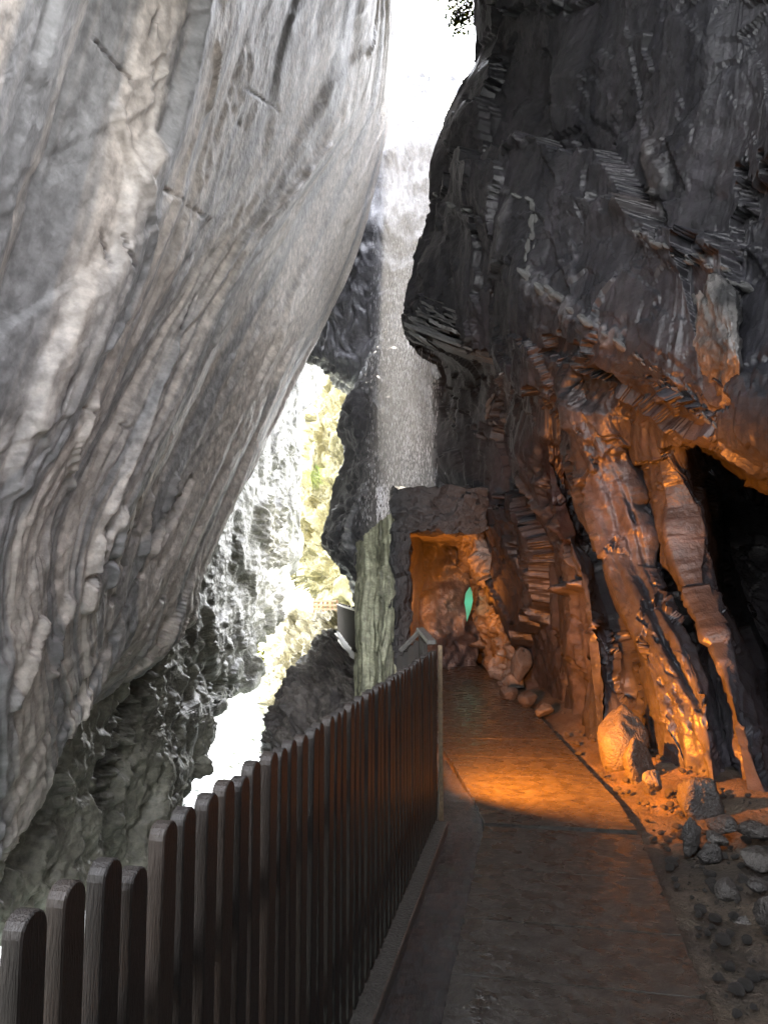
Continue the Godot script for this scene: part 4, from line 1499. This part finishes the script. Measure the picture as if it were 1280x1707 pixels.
func water() -> void:
	var rows := []
	for x in [10.0, 3.0, -2.0, -6.0, -10.0, -20.0]:
		var line := []
		for d in [90.0, 60.0, 40.0, 28.0, 18.0, 8.0, -12.0]:
			line.append(Vector3(x, RIVER, -d))
		rows.append(line)
	var g := loft(rows, 40, 50)
	roughen(g, [[nz.fbm, .6, .8, .10, .4], [nz.fbm, 2.0, 2.5, .06, .3], [nz.ridge, 1.2, 1.6, .05, .4]])
	colour(g, Color(.22, .26, .22), Color(.13, .16, .13), .4, .4)
	setting(finish(g, "river", mats.water, self))

func spray() -> void:
	var mm := MultiMesh.new()
	mm.transform_format = MultiMesh.TRANSFORM_3D
	var drop := SphereMesh.new()
	drop.radius = .5
	drop.height = 1.0
	drop.radial_segments = 5
	drop.rings = 3
	mm.mesh = drop
	var n := 9000
	mm.instance_count = n
	var strands := []
	for k in 150:
		strands.append(Vector3(rng.randfn(.55, .22), rng.randf_range(13.7, 16.6), rng.randf()))
	for k in n:
		var y := 2.9 + 11.0 * rng.randf()
		var x := rng.randf_range(-.35, .95)
		var d := rng.randf_range(13.7, 16.6)
		if rng.randf() < .72:
			var q: Vector3 = strands[rng.randi() % strands.size()]
			x = q.x + rng.randfn(0.0, .008 + .02 * absf(sin(y * 1.3 + q.z)))
			d = q.y + rng.randfn(0.0, .03)
			y = 2.9 + 11.0 * fposmod(q.z + .55 * rng.randfn(), 1.0)
		x += (y - 4.0) * .02
		if y < 3.6:
			x = minf(x, .1) - rng.randf() * .25
		var w := rng.randf_range(.0035, .006)
		var l := rng.randf_range(.03, .11)
		mm.set_instance_transform(k, Transform3D(Basis().rotated(Vector3.BACK, rng.randf_range(-.05, .05)).scaled_local(Vector3(w, l, w)), Vector3(x, y, -d)))
	var mi := MultiMeshInstance3D.new()
	mi.name = "falling_water"
	mi.multimesh = mm
	mi.material_override = mats.drops
	add_child(mi)
	tag(mi, "thin curtain of falling water drops in front of the wedged rock", "water drops", "", "stuff")
	for q in [[Vector3(.62, 8.6, -15.2), Vector3(1.7, 17.5, 3.6), .055, "bright shaft of mist hanging in the falling water"], [Vector3(.2, 9.0, -16.5), Vector3(5.0, 17.0, 7.0), .010, "thin mist veiling the wedged rock"]]:
		var fog := FogVolume.new()
		fog.name = "mist"
		fog.size = q[1]
		fog.position = q[0]
		fog.shape = RenderingServer.FOG_VOLUME_SHAPE_ELLIPSOID
		var fm := FogMaterial.new()
		fm.density = q[2]
		fm.albedo = Color(.97, .97, 1.0)
		fog.material = fm
		add_child(fog, true)
		tag(fog, q[3], "mist", "", "stuff")

func leaf_crown(called: String, at: Vector3, size: Vector3, count: int, leaf: float, m: Material, label: String, seed_: int) -> void:
	var r := RandomNumberGenerator.new()
	r.seed = seed_
	var root := node(called, at)
	tag(root, label, "shrub")
	var st := SurfaceTool.new()
	st.begin(Mesh.PRIMITIVE_TRIANGLES)
	for k in 7:
		var e := Vector3(r.randfn() * size.x, r.randf_range(.2, 1.0) * size.y, r.randfn() * size.z) * .6
		add_tube(st, [Vector3(0, -size.y, 0), e * .4 - Vector3(0, size.y * .3, 0), e], leaf * .12, 5)
	obj("stems", st.commit(), mats.bark, root)
	st = SurfaceTool.new()
	st.begin(Mesh.PRIMITIVE_TRIANGLES)
	var hubs := []
	for k in 12:
		hubs.append(Vector3(r.randfn() * size.x, r.randfn() * size.y, r.randfn() * size.z) * .5)
	for k in count:
		var c: Vector3 = hubs[k % 12] + Vector3(r.randfn(), r.randfn(), r.randfn()) * leaf * 2.2
		var b := Basis.from_euler(Vector3(r.randf() * TAU, r.randf() * TAU, r.randf() * TAU)) * leaf
		var s := r.randf_range(.6, 1.2)
		var nn := b.z.normalized()
		for t in [[Vector3(0, -1, 0), Vector3(.42, 0, .1), Vector3(0, 1, 0)], [Vector3(0, -1, 0), Vector3(0, 1, 0), Vector3(-.42, 0, .1)]]:
			for v in t:
				st.set_normal(nn)
				st.add_vertex(c + b * (v * s))
	obj("foliage", st.commit(), m, root)

func side_lit_rock() -> void:
	# pale shelf outside the fence, lit by a lamp below the frame's corner
	var rows := []
	for q in [[-.82, -.6], [-.84, .30], [-.9, .56], [-1.1, .62], [-1.35, .55], [-1.6, .2], [-1.7, -1.4]]:
		var line := []
		for d in [2.35, 2.1, 1.7, 1.2, .6]:
			line.append(Vector3(q[0] + (d - 2.0) * .12, q[1] - (d - 2.0) * .05, -d))
		rows.append(line)
	var g := loft(rows, 8, 14)
	roughen(g, [[nz.fbm, 2, 2, .06, .3], [nz.cell2, 4, 4, .03, .5]])
	colour(g, Color(.4, .34, .26), Color(.2, .17, .14), 1, 1)
	setting(finish(g, "rock_shelf", mats.dry, self))

func _ready() -> void:
	rng.seed = 20240611
	# ---- camera, sky, sun, exposure
	var cam := Camera3D.new()
	cam.name = "camera"
	cam.position = EYE
	cam.rotation.x = PITCH
	cam.fov = rad_to_deg(2.0 * atan(853.5 / FOCAL))
	cam.far = 400.0
	cam.near = .05
	add_child(cam)
	cam.current = true
	var env := Environment.new()
	env.background_mode = Environment.BG_SKY
	var sky := Sky.new()
	var sm := ProceduralSkyMaterial.new()
	sm.sky_top_color = Color(.95, .96, 1.0)
	sm.sky_horizon_color = Color(1.0, 1.0, .98)
	sm.sky_curve = .2
	sm.ground_bottom_color = Color(.3, .3, .28)
	sm.ground_horizon_color = Color(.8, .8, .78)
	sm.sky_energy_multiplier = 1.5
	sky.sky_material = sm
	env.sky = sky
	env.tonemap_mode = Environment.TONE_MAPPER_LINEAR
	env.tonemap_exposure = 5.8
	env.sdfgi_enabled = true
	env.ssao_enabled = true
	env.ssil_enabled = true
	env.volumetric_fog_enabled = true
	env.volumetric_fog_density = 0.0
	var we := WorldEnvironment.new()
	we.name = "environment"
	we.environment = env
	add_child(we)
	var sun := DirectionalLight3D.new()
	sun.name = "sun"
	sun.light_energy = 1.5
	sun.light_angular_distance = .5
	sun.light_color = Color(1.0, .96, .88)
	sun.shadow_enabled = true
	var to_sun := Vector3(.03, .85, -.52).normalized()
	add_child(sun)
	sun.look_at_from_position(Vector3.ZERO, -to_sun, Vector3.FORWARD)
	# ---- materials
	make_materials()
	mats.dirt = rock_material(.75, 2.0, 1.2)
	mats.wet_ground = rock_material(.06, 8.0, 1.0, .7)
	mats.concrete = plain_material(Color(.046, .042, .036), .55, .9, .5, .5, true)
	mats.concrete_wet = plain_material(Color(.048, .045, .041), .30, 5.0, .5)
	mats.kerb_pale = plain_material(Color(.2, .2, .2), .4, 1.4, .5)
	mats.hewn = plain_material(Color(.06, .059, .061), .56, .8, 3.0, .4)
	mats.strata = [plain_material(Color(.17, .17, .17), .45, 1.6, 2.0), plain_material(Color(.09, .09, .092), .45, 1.6, 2.0), plain_material(Color(.13, .13, .13), .45, 1.6, 2.0)]
	mats.wet_edge = plain_material(Color(.20, .20, .195), .22, 2.0, 1.5, .6)
	mats.black = plain_material(Color(.012, .012, .012), .5)
	mats.bark = plain_material(Color(.06, .045, .03), .8)
	mats.timber = []
	for c in [Color(.026, .021, .018), Color(.033, .025, .02), Color(.021, .018, .016)]:
		var t := plain_material(c, .42, 1.0, .3)
		t.uv1_scale = Vector3(14, 1.2, 14)
		mats.timber.append(t)
	mats.timber_rough = plain_material(Color(.05, .042, .036), .9, 3.0, .3, .2)
	mats.timber_post = plain_material(Color(.20, .14, .08), .5, 3.0, .3)
	mats.timber_pale = plain_material(Color(.10, .095, .085), .4, 3.0, .8)
	mats.timber_brown = plain_material(Color(.32, .18, .08), .6, 3.0)
	mats.stone = []
	for c in [Color(.075, .068, .06), Color(.06, .054, .048), Color(.048, .044, .04)]:
		mats.stone.append(plain_material(c, .6, 2.2, 2.0))
	mats.water = rock_material(.08, .5, 1.0, .6)
	mats.drops = StandardMaterial3D.new()
	mats.drops.albedo_color = Color(.97, .97, 1.0)
	mats.drops.roughness = .3
	mats.amber_glow = StandardMaterial3D.new()
	mats.amber_glow.albedo_color = Color(.9, .7, .4)
	mats.amber_glow.emission_enabled = true
	mats.amber_glow.emission = Color(1.0, .6, .2)
	mats.amber_glow.emission_energy_multiplier = .6
	mats.teal_glow = StandardMaterial3D.new()
	mats.teal_glow.albedo_color = Color(.2, .55, .5)
	mats.teal_glow.emission_enabled = true
	mats.teal_glow.emission = Color(.32, .66, .60)
	mats.teal_glow.emission_energy_multiplier = .06
	mats.leaf = StandardMaterial3D.new()
	mats.leaf.albedo_color = Color(.5, .58, .05).linear_to_srgb()
	mats.leaf.roughness = .6
	mats.leaf.backlight_enabled = true
	mats.leaf.backlight = Color(1.0, 1.0, .25)
	# ---- setting
	wall_left()
	wall_left_lower()
	far_rocks()
	hanging_rock()
	wall_right()
	hanging_nose()
	overhead()
	ground()
	water()
	side_lit_rock()
	# ---- things
	walkway()
	pillar()
	strata_ledge()
	tunnel()
	fence()
	far_walkway()
	stones()
	lamp("floodlight", Vector3(.355, .75, -6.05), Vector3(2, -.05, -1.2), "small black floodlight mounted behind the fence's end post", 15.0, Color(1.0, .56, .15), .06, 68.0)
	lamp("tunnel_floodlight", Vector3(.25, 1.1, -13.8), Vector3(1, .6, -.6), "black floodlight tucked behind the tunnel jamb", 1.5, Color(1.0, .56, .18), .1, 80.0)
	lamp("shelf_floodlight", Vector3(-1.35, .95, -1.35), Vector3(.5, -1, -.45), "black floodlight on the rock shelf outside the fence", .10, Color(1.0, .66, .28), .09, 60.0)
	leaf_crown("overhanging_shrub", P(764, 10, 13.4), Vector3(.34, .34, .3), 700, .05, mats.leaf, "yellow-green leafy shrub at the rim of the overhang against the sky", 3)
	leaf_crown("waterside_shrub", P(436, 1100, 50), Vector3(.6, .8, .6), 300, .16, mats.leaf, "small yellow shrub beside the river beyond the buttress", 4)
	spray()
